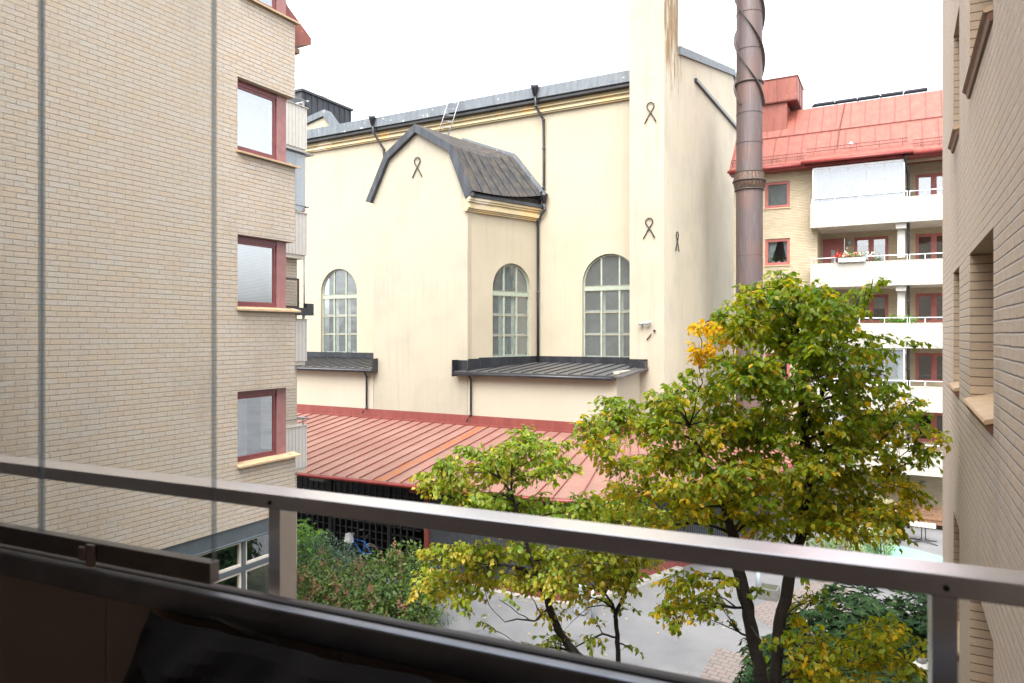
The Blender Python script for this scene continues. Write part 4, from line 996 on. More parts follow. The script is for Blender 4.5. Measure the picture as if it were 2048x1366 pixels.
MB().tube([q(-.83, .86), q(-.82, 1.05)], .014, 6).tube([q(-.62, 1.10, -.28), q(-.75, 1.08, -.22), q(-.82, 1.05, 0), q(-.75, 1.08, .22), q(-.62, 1.10, .28)], .012, 6).build('handlebar', 'chrome', bk)
g = MB()
for k in range(9): a = .15 + k * .30; b = a + .30; g.tube([q(.375 * cos(a), .35 + .375 * sin(a)), q(.375 * cos(b), .35 + .375 * sin(b))], .018, 5)
g.build('mudguard', 'chrome', bk)
MB().tube([q(.28, .66), q(.30, .66)], .03, 8).build('tail_light', 'red_trim', bk)
MB().prism([(-1.02, .74), (-.74, .72), (-.78, 1.04), (-.96, 1.06)], V((bx, by - .12, GZ)), X1, -Y1, 0, .22).build('bag', 'white_plastic', bk, bevel=.02)

bn = thing('bench', 'long brown slatted wooden bench against the yellow brick ground floor wall', 'bench', (1.0, 37.0, GZ))
m = MB()
for z in (.48, .64, .80): m.box(-.55, 1.9, 36.42, 36.46, GZ + z, GZ + z + .125)
m.build('backrest', 'wood_brown', bn, bevel=.01)
m = MB()
for y in (35.9, 36.04, 36.18): m.box(-.55, 1.9, y, y + .12, GZ + .44, GZ + .48)
m.build('seat', 'wood_brown', bn)
m = MB().box(-.5, 1.85, 35.95, 36.0, GZ + .22, GZ + .44).box(-.5, 1.85, 36.40, 36.42, GZ + .05, GZ + .44); m.build('apron', 'wood_brown', bn)
for x in (-.4, .7, 1.7): MB().box(x, x + .06, 35.95, 36.42, GZ, GZ + .43).build('leg', 'wood_brown', bn)
tb = thing('table', 'small table with weathered pale slats on black metal tube legs', 'table', (.85, 33.6, GZ))
m = MB()
for k in range(7): m.obox(V((.35 + k * .135, 33.2, 0)), V((1, 0, 0)), V((.02, 1, 0)), 0, .115, 0, .78, GZ + .72, GZ + .745)
m.build('tabletop', 'wood_pale', tb)
for x in (.78, .92):
    MB().tube([V((x, 33.6, GZ + .72)), V((x, 33.6, GZ + .16)), V((x - .03 if x < .85 else x + .03, 33.56, GZ + .06)), V((x + (-.42 if x < .85 else .42), 33.3, GZ + .02))], .02, 6).tube([V((x, 33.6, GZ + .16)), V((x + (-.1 if x < .85 else .12), 33.9, GZ + .02)), V((x + (-.42 if x < .85 else .42), 34.0, GZ + .02))], .02, 6).build('leg', 'black_metal', tb)
fc = thing('slatted_fence', 'dark grey slatted screen fence beyond the pale shrub', 'fence', (-2, 33.5, GZ))
m = MB()
for k in range(12): m.box(-3.6, -.55, 33.52, 33.56, GZ + .1 + k * .15, GZ + .20 + k * .15)
m.build('slats', 'grey_cladding', fc)
for x in (-3.5, -2.0, -.58): MB().box(x, x + .09, 33.56, 33.65, GZ, GZ + 2.0).build('post', 'black_metal', fc)
cb = thing('utility_cabinet', 'grey ribbed metal cabinet at the corner of the dark shed', 'cabinet', (-8.6, 20.0, GZ))
MB().box(-8.75, -8.40, 19.85, 20.15, GZ + .04, GZ + .78).build('body', 'lamp_grey', cb, bevel=.01); MB().box(-8.78, -8.37, 19.82, 20.18, GZ + .782, GZ + .82).build('lid', 'post_blue', cb)
m = MB()
for k in range(6): m.box(-8.74 + k * .055, -8.72 + k * .055, 19.835, 19.849, GZ + .08, GZ + .74)
m.build('ribs', 'post_blue', cb)
po = thing('bollard', 'pale blue grey tube post beside the ribbed cabinet', 'bollard', (-8.15, 19.9, GZ))
MB().tube([V((-8.15, 19.9, GZ)), V((-8.15, 19.9, GZ + .9))], .05, 12).build('post', 'post_blue', po); MB().tube([V((-8.15, 19.9, GZ + .9)), V((-8.15, 19.9, GZ + .93))], .06, 12).build('cap', 'lamp_grey', po)
po = thing('bollard', 'taller pale blue grey post between the two dark trunks', 'bollard', tuple(px(1516, 1189, 8.6 * FPX / 522)))
c0 = px(1516, 1189, 8.6 * FPX / 522); MB().tube([c0, c0 + V((0, 0, 1.2))], .07, 12).build('post', 'post_blue', po); MB().tube([c0 + V((0, 0, 1.2)), c0 + V((0, 0, 1.24))], .08, 12).build('cap', 'lamp_grey', po)
c0 = px(1538, 1195, 8.6 * FPX / 528)
cp = thing('planter', 'low square concrete planter beside the pale blue post', 'planter', tuple(c0))
m = MB()
for a, b, c_, d in ((-.3, .3, -.3, -.24), (-.3, .3, .24, .3), (-.3, -.24, -.24, .24), (.24, .3, -.24, .24)): m.obox(c0, X1, Y1, a, b, c_, d, 0, .36)
m.build('box', 'concrete', cp, bevel=.01); MB().obox(c0, X1, Y1, -.239, .239, -.239, .239, .0, .30).build('earth', 'soil', cp)
# flowers on the second balcony
fbx = thing('flower_box', 'white balcony box with red and white flowers on the railing', 'flower box', (-1.9, 35.2, 3.2))
MB().box(-2.45, -1.35, 35.12, 35.26, 3.22, 3.42).build('box', 'white_plastic', fbx, bevel=.01)
m = MB()
for k in range(12): x = -2.47 + k * .102; m.box(x, x + .012, 35.10, 35.112, 3.2, 3.44)
m.box(-2.48, -1.33, 35.095, 35.10, 3.43, 3.45); m.build('rack', 'black_metal', fbx)

# ================================================================== FOLIAGE
import numpy as np
def leaves(name, mat, parent, P, D, Nn, size, width, tint, simple=False):
    P = np.array(P, dtype=float); D = np.array(D, dtype=float); Nn = np.array(Nn, dtype=float); size = np.array(size, dtype=float)[:, None]
    D /= np.linalg.norm(D, axis=1)[:, None] + 1e-9; S = np.cross(D, Nn); S /= np.linalg.norm(S, axis=1)[:, None] + 1e-9; U = np.cross(S, D)
    if simple:
        T = [(0, 0, 0), (.4, .5, .08), (.45, 0, 0), (.4, -.5, .08), (1, 0, -.1)]; F = [(0, 2, 1), (0, 3, 2), (1, 2, 4), (2, 3, 4)]
    else:
        T = [(0, 0, 0), (.16, .30, .05), (.22, 0, 0), (.16, -.30, .05), (.48, .5, .09), (.52, 0, -.01), (.48, -.5, .09), (.80, .22, -.0), (.80, -.22, -.0), (1.0, 0, -.14)]
        F = [(0, 2, 1), (0, 3, 2), (1, 2, 5, 4), (2, 3, 6, 5), (4, 5, 9, 7), (5, 6, 8, 9)]
    n = len(P); k = len(T)
    Vv = np.zeros((n, k, 3))
    for j, (a, b, c) in enumerate(T): Vv[:, j] = P + D * (a * size) + S * (b * width * size) + U * (c * size)
    base = V(parent['_w']); Vv = Vv.reshape(-1, 3) - np.array(base)
    fl = []
    for i in range(n):
        o = i * k
        for f in F: fl.append(tuple(o + q for q in f))
    me = bpy.data.meshes.new(name); me.from_pydata(Vv.tolist(), [], fl); me.polygons.foreach_set('use_smooth', [True] * len(fl))
    at = me.attributes.new('tint', 'FLOAT', 'POINT'); at.data.foreach_set('value', np.repeat(np.array(tint, dtype=float), k))
    me.materials.append(M[mat]); o = bpy.data.objects.new(name, me); C.objects.link(o); o.parent = parent; o['_w'] = tuple(base)
    return o
def rv(r=1.0): return V((rnd.uniform(-1, 1), rnd.uniform(-1, 1), rnd.uniform(-1, 1))) * r

def tree(name, label, trunks, blobs, mat, t0, lsize=.085, dens=1.0, tdep=1.0, base=None, ok=lambda p: True, seed=1, polys=(), thin=1.0):
    rnd.seed(seed)
    blobs = list(blobs)
    for poly, cnt_, bw_, bh_, ty0, ty1 in polys:
        xs = [p[0] for p in poly]; ys = [p[1] for p in poly]; got = []
        tries = 0
        while len(got) < cnt_ and tries < 20000:
            tries += 1
            u, v = rnd.uniform(min(xs), max(xs)), rnd.uniform(min(ys), max(ys)); ins = False
            for (x1, y1), (x2, y2) in zip(poly, poly[1:] + poly[:1]):
                if (y1 > v) != (y2 > v) and u < (x2 - x1) * (v - y1) / (y2 - y1) + x1: ins = not ins
            if not ins or any(((u - a) / bw_) ** 2 + ((v - b) / bh_) ** 2 < .45 for a, b in got): continue
            got.append((u, v)); blobs.append((u, v, bw_ * rnd.uniform(.8, 1.15), bh_ * rnd.uniform(.8, 1.15), ty0 + (ty1 - ty0) * (v - min(ys)) / (max(ys) - min(ys)) + rnd.gauss(0, .1), rnd.uniform(.6, 1)))
    th = thing(name, label, 'tree', base)
    nodes = []; wood = MB()
    trunks = [[(p, r * thin) for p, r in tr] for tr in trunks]
    for tr in trunks:
        pts = [V(p) for p, r in tr]; rs = [r for p, r in tr]; fine = []; fr = []
        for i in range(len(pts) - 1):
            for k in range(4):
                f = k / 4; fine.append(pts[i].lerp(pts[i + 1], f) + rv(rs[i] * .22)); fr.append((rs[i] * (1 - f) + rs[i + 1] * f) * rnd.uniform(.93, 1.08))
        fine.append(pts[-1]); fr.append(rs[-1]); wood.tube(fine, fr, 10)
        nodes += [(p, r) for p, r in zip(fine, fr)]
    wood.build('trunk', 'bark', th)
    br = MB(); tw = MB(); P = []; D = []; NN = []; SZ = []; TI = []
    cen = []
    for b in blobs:
        u, v, ru, rvv = b[:4]; ti = b[4] if len(b) > 4 else .0; dn = b[5] if len(b) > 5 else 1.0
        t = t0 + (b[6] if len(b) > 6 else rnd.uniform(-.75, .75) * tdep)
        cen.append((px(u, v, t), ru / FPX * t, rvv / FPX * t, ti, dn, ru * rvv))
    root = V(trunks[0][-1][0]); order = sorted(cen, key=lambda c: min((c[0] - n[0]).length for n in nodes))
    for c, a, b_, ti, dn, area in order:
        best = min(nodes, key=lambda n: (n[0] - c).length + (1.2 * max(0, n[0].z - c.z)) + (0 if n[1] > .012 else .3))
        p0 = best[0]; d = c - p0; L_ = d.length; r0 = min(best[1] * .7, .010 + .012 * L_); n_ = max(3, int(L_ / .12)); pts = []; rr = []
        side = rv(.10 * L_) + V((0, 0, .06 * L_))
        for k in range(n_ + 1):
            f = k / n_; pts.append(p0 + d * f + side * sin(pi * f) + rv(.012)); rr.append(max(.0045, r0 * (1 - .6 * f)))
        br.tube(pts, rr, 6); nodes += list(zip(pts[1:], rr[1:]))
        cnt = max(8, int(area * pi / 60 * dens * dn / 1.0)); made = 0; dpt = max(.18, (a + b_) * .62)
        while made < cnt:
            w3 = rv(); 
            while w3.length > 1: w3 = rv()
            w3 = w3 * (w3.length ** -.35 if w3.length > .05 else 1)
            e = c + R0 * (w3.x * a) + V((0, 0, w3.z * b_)) + F0 * (w3.y * dpt)
            s0 = pts[rnd.randint(max(0, int(n_ * .35)), n_)]; s0 = s0.lerp(e, rnd.uniform(.0, .45))
            dv = e - s0; l_ = dv.length
            if l_ < .04: made += 1; continue
            if l_ > .34: s0 = e - dv * (.34 / l_); dv = e - s0; l_ = .34
            k_ = max(2, int(l_ / .042)); tp = [s0 + dv * (k / k_) + V((0, 0, .04 * sin(pi * k / k_))) + rv(.006) for k in range(k_ + 1)]
            if not ok(e): made += 2; continue
            tw.tube(tp[::max(1, k_ // 3)] if k_ > 3 else tp, .0022, 3, False)
            bt = min(1, max(0, ti + rnd.gauss(0, .12)))
            for k in range(1, k_ + 1):
                p = tp[k]; sd_ = dv.cross(Z1); 
                if sd_.length < .01: sd_ = X1.copy()
                sd_.normalize(); sg = 1 if k % 2 else -1
                for _ in range(2 if rnd.random() < .35 else 1):
                    if not ok(p): continue
                    dd = sd_ * sg * rnd.uniform(.3, 1) + dv.normalized() * rnd.uniform(.1, .8) + V((0, 0, -rnd.uniform(.15, 1.3))) + rv(.3)
                    nn = V((0, 0, 1)) + rv(.75)
                    P.append(p); D.append(dd); NN.append(nn); SZ.append(lsize * rnd.uniform(.6, 1.15)); made += 1
                    x = rnd.random(); TI.append(min(1, max(0, bt * .9 + rnd.gauss(.2, .14) + (.5 if x < .07 else 0))))
    br.build('branch', 'bark', th); tw.build('twigs', 'twig', th)
    leaves('crown', mat, th, P, D, NN, SZ, .66, TI)
    return th, len(P)

tA = 7.4
okA = lambda p: p.x < XR - .06 and p.length > 4.5
blobsA = [(1560,575,45,28,.3),(1500,605,45,28,.35),(1610,590,60,35,.1),(1660,625,70,45,.1),(1745,560,35,14),(1710,592,40,22),(1425,655,36,18,.95,1.8),(1395,658,24,9,1,1.2),(1402,702,28,24,.92,1.4),(1440,675,30,20,.9,1.5),
 (1480,665,60,40,.35),(1560,680,80,55,.1),(1650,700,80,55),(1740,715,50,35,0,.9),(1790,688,35,10,0,.8),(1838,692,28,11,0,.8),(1405,765,55,35,.15,.9),(1480,755,70,45),(1590,770,90,50,0,.8),(1700,785,80,45,.15,.9),
 (1790,775,50,24,0,.8),(1830,802,22,10,.1,.7),(1330,795,50,22,.05,.9),(1225,808,48,18,.05,.9),(1270,845,80,35,.2,.8),(1370,845,90,45,.1),(1480,865,100,50,.1),(1600,880,90,50,.15,.75),(1715,870,75,45,.25,.8),
 (1795,850,55,28,.1,.8),(1860,862,35,14,.2,.8),(1888,878,18,14,.6,.8),(1180,850,33,25,.3,.8),(1215,905,45,38,.3,.6),(1320,925,90,45,.3,.75),(1450,950,100,50,.25,.8),(1580,975,100,50,.3,.8),(1690,955,80,45,.3,.8),
 (1785,935,55,38,.25,.7),(1830,985,32,34,.45,.7),(1853,935,18,16,0,.6),(1400,1020,100,38,.35,.8),(1530,1050,80,40,.3,.8),(1650,1045,80,38,.4,.7),(1750,1040,60,36,.4,.6),(1805,1080,28,22,.3,.5),(1250,990,60,38,.5,.8),(1300,1050,60,32,.45,.8),
 (1360,1170,58,34,.35,.75),(1400,1205,45,24,.3,.6),(1338,1235,26,26,.3,.6),(1440,1165,36,22,.35,.7),(1510,1180,26,18,.1,.6),(1455,1240,14,12,0,.5),(1530,1290,20,14,0,.7),
 (1600,1225,26,45,.4,.7),(1610,1150,20,20,.3,.7),(1640,1295,60,42,.4,.8,.3),(1740,1290,62,42,.35,.7,.6),(1700,1340,90,34,.4,.9,.3),(1600,1345,38,24,.2,.8),(1815,1345,40,20,.25,.7),(1780,1245,38,18,.1,.6,.6),(1640,1195,30,20,.2,.6),(1505,1325,12,9,0,.7),
 (1470,610,35,20,.3,.7),(1550,640,45,25,.2,.8),(1640,660,55,30,.1,.8),(1690,650,40,25,0,.8),(1450,720,45,22,.3,.8),(1520,730,50,30,.1,.9),(1545,830,60,30,.2,.8),(1650,830,55,25,.1,.6),(1750,830,45,20,.2,.7),(1420,900,60,25,.2,.8),(1520,920,60,25,.3,.9),(1640,930,60,25,.3,.8),(1740,900,45,22,.3,.7),(1350,980,60,25,.4,.8),(1480,1010,60,25,.3,.9),(1600,1020,60,25,.4,.8),(1720,1000,50,22,.4,.7)]
trA1 = [(px(1525, 2300, 7.3), .11), (px(1528, 1500, 7.3), .085), (px(1524, 1366, 7.3), .078), (px(1512, 1300, 7.3), .076), (px(1494, 1210, 7.3), .078), (px(1478, 1140, 7.3), .075), (px(1468, 1070, 7.3), .062), (px(1440, 990, 7.35), .045), (px(1405, 920, 7.4), .032), (px(1385, 870, 7.4), .02), (px(1370, 830, 7.4), .012)]
trA2 = [(px(1530, 2300, 7.45), .11), (px(1540, 1500, 7.45), .085), (px(1548, 1366, 7.45), .075), (px(1560, 1250, 7.45), .072), (px(1580, 1150, 7.45), .072), (px(1600, 1080, 7.45), .062), (px(1612, 1000, 7.5), .05), (px(1625, 930, 7.5), .042), (px(1608, 860, 7.5), .04), (px(1603, 800, 7.5), .038), (px(1610, 740, 7.5), .03), (px(1600, 680, 7.5), .02), (px(1588, 620, 7.5), .012)]
trA3 = [(px(1602, 890, 7.5), .02), (px(1640, 800, 7.6), .03), (px(1665, 730, 7.6), .02), (px(1700, 650, 7.6), .013), (px(1720, 590, 7.6), .008)]
tree('small_tree', 'green and gold leafed tree with two dark stems in front of the back building', [trA1, trA2, trA3], blobsA, 'leaf_a', tA, .077, 2.1, .8, tuple(V((px(1527, 1500, 7.35).x, px(1527, 1500, 7.35).y, GZ))), okA, 3,
    [([(1475,610),(1500,585),(1560,555),(1620,575),(1680,600),(1720,610),(1700,640),(1720,690),(1770,700),(1760,740),(1820,800),(1830,850),(1850,880),(1840,930),(1840,1000),(1800,1060),(1700,1080),(1560,1070),(1440,1050),(1330,1020),(1260,1000),(1215,950),(1175,890),(1165,850),(1190,815),(1260,800),(1330,790),(1390,770),(1450,710),(1460,650)], 130, 40, 25, .02, .4),
     ([(1590,1200),(1640,1230),(1700,1270),(1800,1240),(1840,1290),(1850,1366),(1580,1366)], 14, 38, 26, .2, .45), ([(1320,1150),(1470,1150),(1420,1220),(1340,1260)], 8, 34, 20, .3, .4)], .86)
# bird nest
nst = px(1622, 745, 7.5); m = MB(); rnd.seed(5)
for k in range(120):
    a = rnd.uniform(0, 6.28); r = rnd.uniform(.05, .13); p = nst + V((r * cos(a), r * sin(a), rnd.uniform(-.05, .06))); m.tube([p, p + V((-sin(a), cos(a), 0)) * rnd.uniform(.06, .16) + V((0, 0, rnd.uniform(-.12, .03)))], .003, 3)
for k in range(26):
    p = nst + V((rnd.uniform(-.06, .12), rnd.uniform(-.06, .06), -.03)); m.tube([p, p + V((rnd.uniform(-.06, .08), 0, -rnd.uniform(.1, .28)))], .0025, 3)
tag(m.build('bird_nest', 'twig'), 'dark twig nest in the fork of the green and gold tree', 'nest')
tB = 8.8
blobsB = [(1040,885,48,22,.15),(960,905,55,25,.1),(900,928,42,24,.15,.9),(1000,945,75,35,.5),(1085,935,48,38,.15,.8),(868,978,38,16,.3),(935,975,48,16,.3,.8),(1055,865,14,20,0,.8),(1120,900,30,22,.1,.8),
 (1000,1010,60,18,.1,.9),(1060,1022,60,22,.15),(1130,1025,60,26,.15),(950,1000,40,14,.2,.7),
 (880,1115,48,30,.35),(955,1110,65,36,.35),(1045,1105,65,34,.4),(1110,1125,60,36,.45),(850,1160,38,30,.4,.8),(905,1185,38,28,.4,.7),(832,1192,18,12,.8,.8),(935,1212,26,20,.3,.6),(960,1240,13,13,.3,.6),
 (1100,1165,45,22,.4,.8),(1060,1180,30,20,.4,.5),(1100,1230,40,22,.5,.6),(1110,1285,48,22,.3,.8),(1060,1300,35,14,.3,.7),(1000,1200,20,10,0,.4),(985,1165,18,10,.4,.5)]
trB = [(px(1330, 1960, tB), .10), (px(1250, 1440, tB), .085), (px(1180, 1335, tB), .08), (px(1145, 1300, tB), .075), (px(1115, 1260, tB), .062), (px(1098, 1210, tB), .055), (px(1082, 1168, tB), .05), (px(1052, 1140, tB), .035), (px(1010, 1130, tB), .02), (px(960, 1128, tB), .012)]
trB2 = [(px(1080, 1165, tB), .035), (px(1060, 1110, tB), .03), (px(1040, 1040, tB), .028), (px(1022, 985, tB), .025), (px(1000, 955, tB), .016), (px(960, 930, tB), .008)]
trB3 = [(px(1022, 985, tB), .018), (px(1024, 930, tB), .014), (px(1030, 900, tB), .008)]
tree('small_tree', 'leaning yellow green tree left of the others, in front of the pink red roof', [trB, trB2, trB3, [(px(1098, 1215, tB), .02), (px(1070, 1242, tB), .016), (px(1035, 1238, tB), .012), (px(1010, 1244, tB), .008), (px(990, 1225, tB), .004)]], blobsB, 'leaf_b', tB, .080, 2.6, .8, tuple(V((px(1330, 1500, tB).x, px(1330, 1500, tB).y, GZ))), okA, 11,
    [([(840,985),(870,920),(940,910),(970,880),(1060,870),(1120,895),(1140,930),(1100,955),(1010,970),(940,1000)], 20, 38, 20, .15, .35), ([(860,995),(1000,990),(1300,990),(1320,1040),(900,1020)], 16, 45, 18, .2, .3),
     ([(850,1180),(880,1120),(920,1090),(1000,1085),(1130,1105),(1240,1130),(1280,1150),(1240,1185),(1100,1180),(1000,1165),(930,1180),(900,1210)], 30, 38, 22, .35, .55)], .78)
tC = 9.2
blobsC = [(1180,1030,45,20,.3),(1235,1025,45,24,.45),(1160,1110,45,28,.5),(1215,1115,45,26,.6),(1260,1105,40,24,.45),(1190,1150,50,26,.5,.9),(1250,1155,36,22,.4,.8),(1290,1120,30,20,.5,.8),(1160,1200,40,20,.7,.7),(1215,1200,26,16,.3,.6),(1258,1218,20,9,0,.7),
 (1190,1240,22,15,.2,.6),(1180,1285,30,12,.3,.5),(1265,1300,24,9,.1,.6),(1200,1290,26,14,.4,.5),(1150,1175,30,18,.5,.7),(1270,1075,30,18,.5,.8),(1230,1070,50,20,.4,.8)]
trC = [(px(1240, 1980, tC), .07), (px(1240, 1400, tC), .05), (px(1236, 1300, tC), .044), (px(1232, 1240, tC), .04), (px(1231, 1225, tC), .038), (px(1250, 1185, tC), .03), (px(1270, 1150, tC), .025), (px(1275, 1110, tC), .02), (px(1265, 1050, tC), .012)]
trC2 = [(px(1231, 1228, tC), .03), (px(1226, 1208, tC), .024), (px(1210, 1188, tC), .018), (px(1190, 1180, tC), .012), (px(1165, 1172, tC), .008)]
trC3 = [(px(1231, 1275, tC), .02), (px(1205, 1268, tC), .018), (px(1180, 1278, tC), .015), (px(1150, 1295, tC), .01)]
trC4 = [(px(1226, 1215, tC), .012), (px(1205, 1210, tC), .010), (px(1175, 1215, tC), .008), (px(1148, 1240, tC), .005), (px(1130, 1258, tC), .003)]
tree('small_tree', 'thin stemmed young tree with yellow leaves between the leaning and the two stemmed tree', [trC, trC2, trC3, trC4, [(px(1250, 1190, tC), .01), (px(1225, 1160, tC), .008), (px(1200, 1150, tC), .004)]], blobsC, 'leaf_b', tC, .079, 2.5, .6, tuple(V((px(1240, 1500, tC).x, px(1240, 1500, tC).y, GZ))), okA, 17,
    [([(1140,1010),(1300,1000),(1330,1060),(1320,1120),(1270,1180),(1180,1190),(1140,1120)], 22, 36, 22, .35, .5)], .72)

def shrub(name, label, cat, parts, mat, n, lsize, width, up=.4, tintm=.3, seed=2, simple=True, clump=0, stems=True, rexp=.28):
    rnd.seed(seed); c0 = parts[0]; th = thing(name, label, cat, (c0[0], c0[1], GZ)); P = []; D = []; NN = []; SZ = []; TI = []; st = MB()
    tot = sum(p[3] * p[4] for p in parts)
    for (x, y, z, r, h) in parts:     # ellipsoid centre x,y, bottom z, radius, height
        c = V((x, y, z + h * .5)); 
        for k in range(int(10)):
            a = rnd.uniform(0, 6.28); e = c + V((cos(a) * r * rnd.uniform(.2, .8), sin(a) * r * rnd.uniform(.2, .8), h * rnd.uniform(.0, .4)))
            if stems: st.tube([V((x + .2 * cos(a), y + .2 * sin(a), GZ)), V((x, y, z + h * .3)).lerp(e, .5), e], [.02, .014, .006], 5)
        m_ = int(n * r * h / tot)
        lumps = [(rv().normalized(), rnd.uniform(.82, 1.15)) for _ in range(26)]
        for _ in range(m_ // max(1, clump or 1)):
            d = rv(); 
            while d.length > 1 or d.length < .05: d = rv()
            q_ = d.normalized(); rad = d.length ** rexp
            bmp = max(l[1] * (1 if q_.dot(l[0]) > .75 else .84) for l in lumps if True) if False else 1 + .13 * sin(q_.x * 7 + x) * cos(q_.y * 6 + y) + .10 * sin(q_.z * 9 + q_.x * 5)
            p = c + V((q_.x * r, q_.y * r, q_.z * h * .5)) * rad * bmp
            if p.z < GZ + .02: continue
            axis = (q_ + V((0, 0, up)) + rv(.35)).normalized(); bt = max(0, min(1, rnd.gauss(tintm, .15)))
            for j in range(clump or 1):
                if clump:
                    a = 2 * pi * j / clump + rnd.uniform(-.3, .3); s1 = axis.orthogonal().normalized(); s2 = axis.cross(s1)
                    dd = (s1 * cos(a) + s2 * sin(a)) + axis * rnd.uniform(.1, .6); nn = axis + rv(.2)
                else: dd = axis + rv(.9) + V((0, 0, -.3)); nn = V((0, 0, 1)) + q_ * .6 + rv(.6)
                P.append(p); D.append(dd); NN.append(nn); SZ.append(lsize * rnd.uniform(.6, 1.2)); TI.append(max(0, min(1, bt + rnd.gauss(0, .12))))
    if stems: st.build('stems', 'bark', th)
    leaves('foliage', mat, th, P, D, NN, SZ, width, TI, simple)
    return th, P
def at(u, t, ytop):
    p = px(u, ytop, t); return (p.x, p.y, p.z)
def lump(u, t, ytop, r):
    p = px(u, ytop, t); return (p.x, p.y, GZ - .1, r, p.z - GZ + .1)
sh, P = shrub('spirea_bush', 'big green bush with brown seed heads left of the asphalt path', 'bush', [lump(640, 19.2, 1125, 1.0), lump(590, 18.6, 1130, 1.1), lump(700, 19.6, 1132, 1.0), lump(755, 20.0, 1116, .9), lump(805, 20.6, 1092, .95), lump(838, 20.6, 1118, .75), lump(700, 18.6, 1170, .9), lump(770, 19.2, 1160, .9), lump(640, 18.2, 1175, 1.0), lump(825, 19.8, 1165, .7)], 'leaf_spirea', 17000, .115, .75, .4, .35, 21)
m = MB(); rnd.seed(9); top = [p for p in P if p.y < 19.5]
for k in range(230):
    p = max((rnd.choice(top) for _ in range(3)), key=lambda q: -q.dot(F0) + q.z); p = p + (V((0, 0, .06)) - F0 * .10); d = (V((rnd.uniform(-.3, .3), rnd.uniform(-.3, .3), 1 if rnd.random() < .6 else -.7))).normalized(); l_ = rnd.uniform(.16, .34)
    for j in range(34):
        f = rnd.random(); c = p + d * (l_ * f) + rv(.055 * (1 - f * .6)); a = rv(.045); b = rv(.045); m.face([c, c + a, c + b])
m.build('seed_heads', 'seed_brown', sh)
shrub('shrub', 'blue green narrow leaved shrub in front of the dark trellis', 'bush', [lump(650, 21.0, 1072, .8), lump(684, 20.8, 1090, .55), lump(712, 20.4, 1104, .35), lump(620, 21.0, 1075, .8)], 'leaf_bluegreen', 6500, .13, .28, 1.2, .4, 31, True, 0)
shrub('shrub', 'bright green bush behind the balcony post next to the left building', 'bush', [lump(604, 22.0, 1038, .75), lump(590, 21.0, 1050, .9), lump(625, 22.6, 1055, .5)], 'leaf_bright', 4500, .13, .4, .6, .5, 33, True, 5)
shrub('rhododendron', 'dark glossy evergreen bush beside the right brick wall', 'bush', [(-.75, 15.2, GZ - .1, 1.5, 3.75), (.45, 15.4, GZ - .1, 1.4, 3.7), (-1.85, 14.6, GZ - .1, 1.0, 2.9), (-.2, 13.5, GZ - .1, 1.2, 3.1), (.9, 14.0, GZ - .1, 1.2, 3.2), (-1.3, 13.2, GZ - .1, 1.0, 2.3)], 'leaf_rhodo', 110000, .135, .46, .5, .4, 41, True, 6, True, .5)
shrub('shrub', 'pale cream leaved shrub in front of the dark slatted fence', 'bush', [lump(1745, 28.5, 985, .9), lump(1775, 28.8, 1000, .6), lump(1710, 28, 1005, .8)], 'leaf_pale', 4500, .10, .4, .4, .5, 43, True)
shrub('low_shrub', 'low green shrub at the edge of the mint green play surface', 'bush', [lump(1690, 26, 1075, .7), lump(1640, 25, 1080, .7), lump(1760, 27.5, 1062, .5)], 'leaf_spirea', 3500, .10, .5, .4, .4, 44, True)
rnd.seed(3)
def tuft(parent, mat, c, r, n, s, tm=.4, name='plant'):
    P = [V(c) + V((rnd.gauss(0, r[0]), rnd.gauss(0, r[1]), abs(rnd.gauss(0, r[2])))) for _ in range(n)]
    leaves(name, mat, parent, P, [rv() + V((0, 0, .5)) for _ in P], [Z1 + rv(.6) for _ in P], [s * rnd.uniform(.6, 1.2) for _ in P], .6, [max(0, min(1, rnd.gauss(tm, .2))) for _ in P], True)
tuft(fbx, 'leaf_bright', (-1.9, 35.18, 3.42), (.28, .05, .10), 260, .09)
for nm, mt, x0, x1, z0, n in (('red_flowers', 'petal_red', -2.5, -1.6, 3.44, 60), ('white_flowers', 'petal_white', -2.2, -1.15, 3.48, 46)):
    m = MB()
    for k in range(n):
        c = V((rnd.choice([x0, (x0 + x1) / 2, x1, x0 + .12]) + rnd.gauss(0, .10), 35.12 + rnd.uniform(-.08, .08), z0 + abs(rnd.gauss(0, .12)))); 
        for j in range(5): m.face([c, c + rv(.05), c + rv(.05)])
    m.build(nm, mt, fbx)
pp = thing('potted_plant', 'leafy green plant behind the railing of the third balcony', 'plant', (-.1, 35.5, .45)); tuft(pp, 'leaf_bright', (-.05, 35.5, .48), (.34, .1, .13), 380, .12, .5)
MB().lathe([(0, 0), (.12, 0), (.16, .2), (0, .2)], (-.05, 35.6, .25), 14).build('pot', 'wood_brown', pp)
pp = thing('potted_plant', 'small green plant standing right of the red flowers on the balcony', 'plant', (-.95, 36.2, 2.9)); tuft(pp, 'leaf_spirea', (-.95, 36.2, 3.1), (.16, .12, .22), 260, .1, .5)
MB().lathe([(0, 0), (.12, 0), (.16, .22), (0, .22)], (-.95, 36.2, 2.95), 14).build('pot', 'wood_brown', pp)
for x, lb_, mt in ((-5.42, 'green house plant at the left of the curtained back window', 'leaf_bright'), (-5.15, 'dark red house plant in the middle of the curtained back window', 'leaf_rhodo'), (-4.85, 'light green house plant at the right of the curtained back window', 'leaf_spirea')):
    pp = thing('house_plant', lb_, 'plant', (x, FY + .25, 3.4)); tuft(pp, mt, (x, FY + .27, 3.48), (.07, .05, .16), 110, .08, .5)
    MB().lathe([(0, 0), (.06, 0), (.08, .12), (0, .12)], (x, FY + .27, 3.40), 12).build('pot', 'white_plastic', pp)
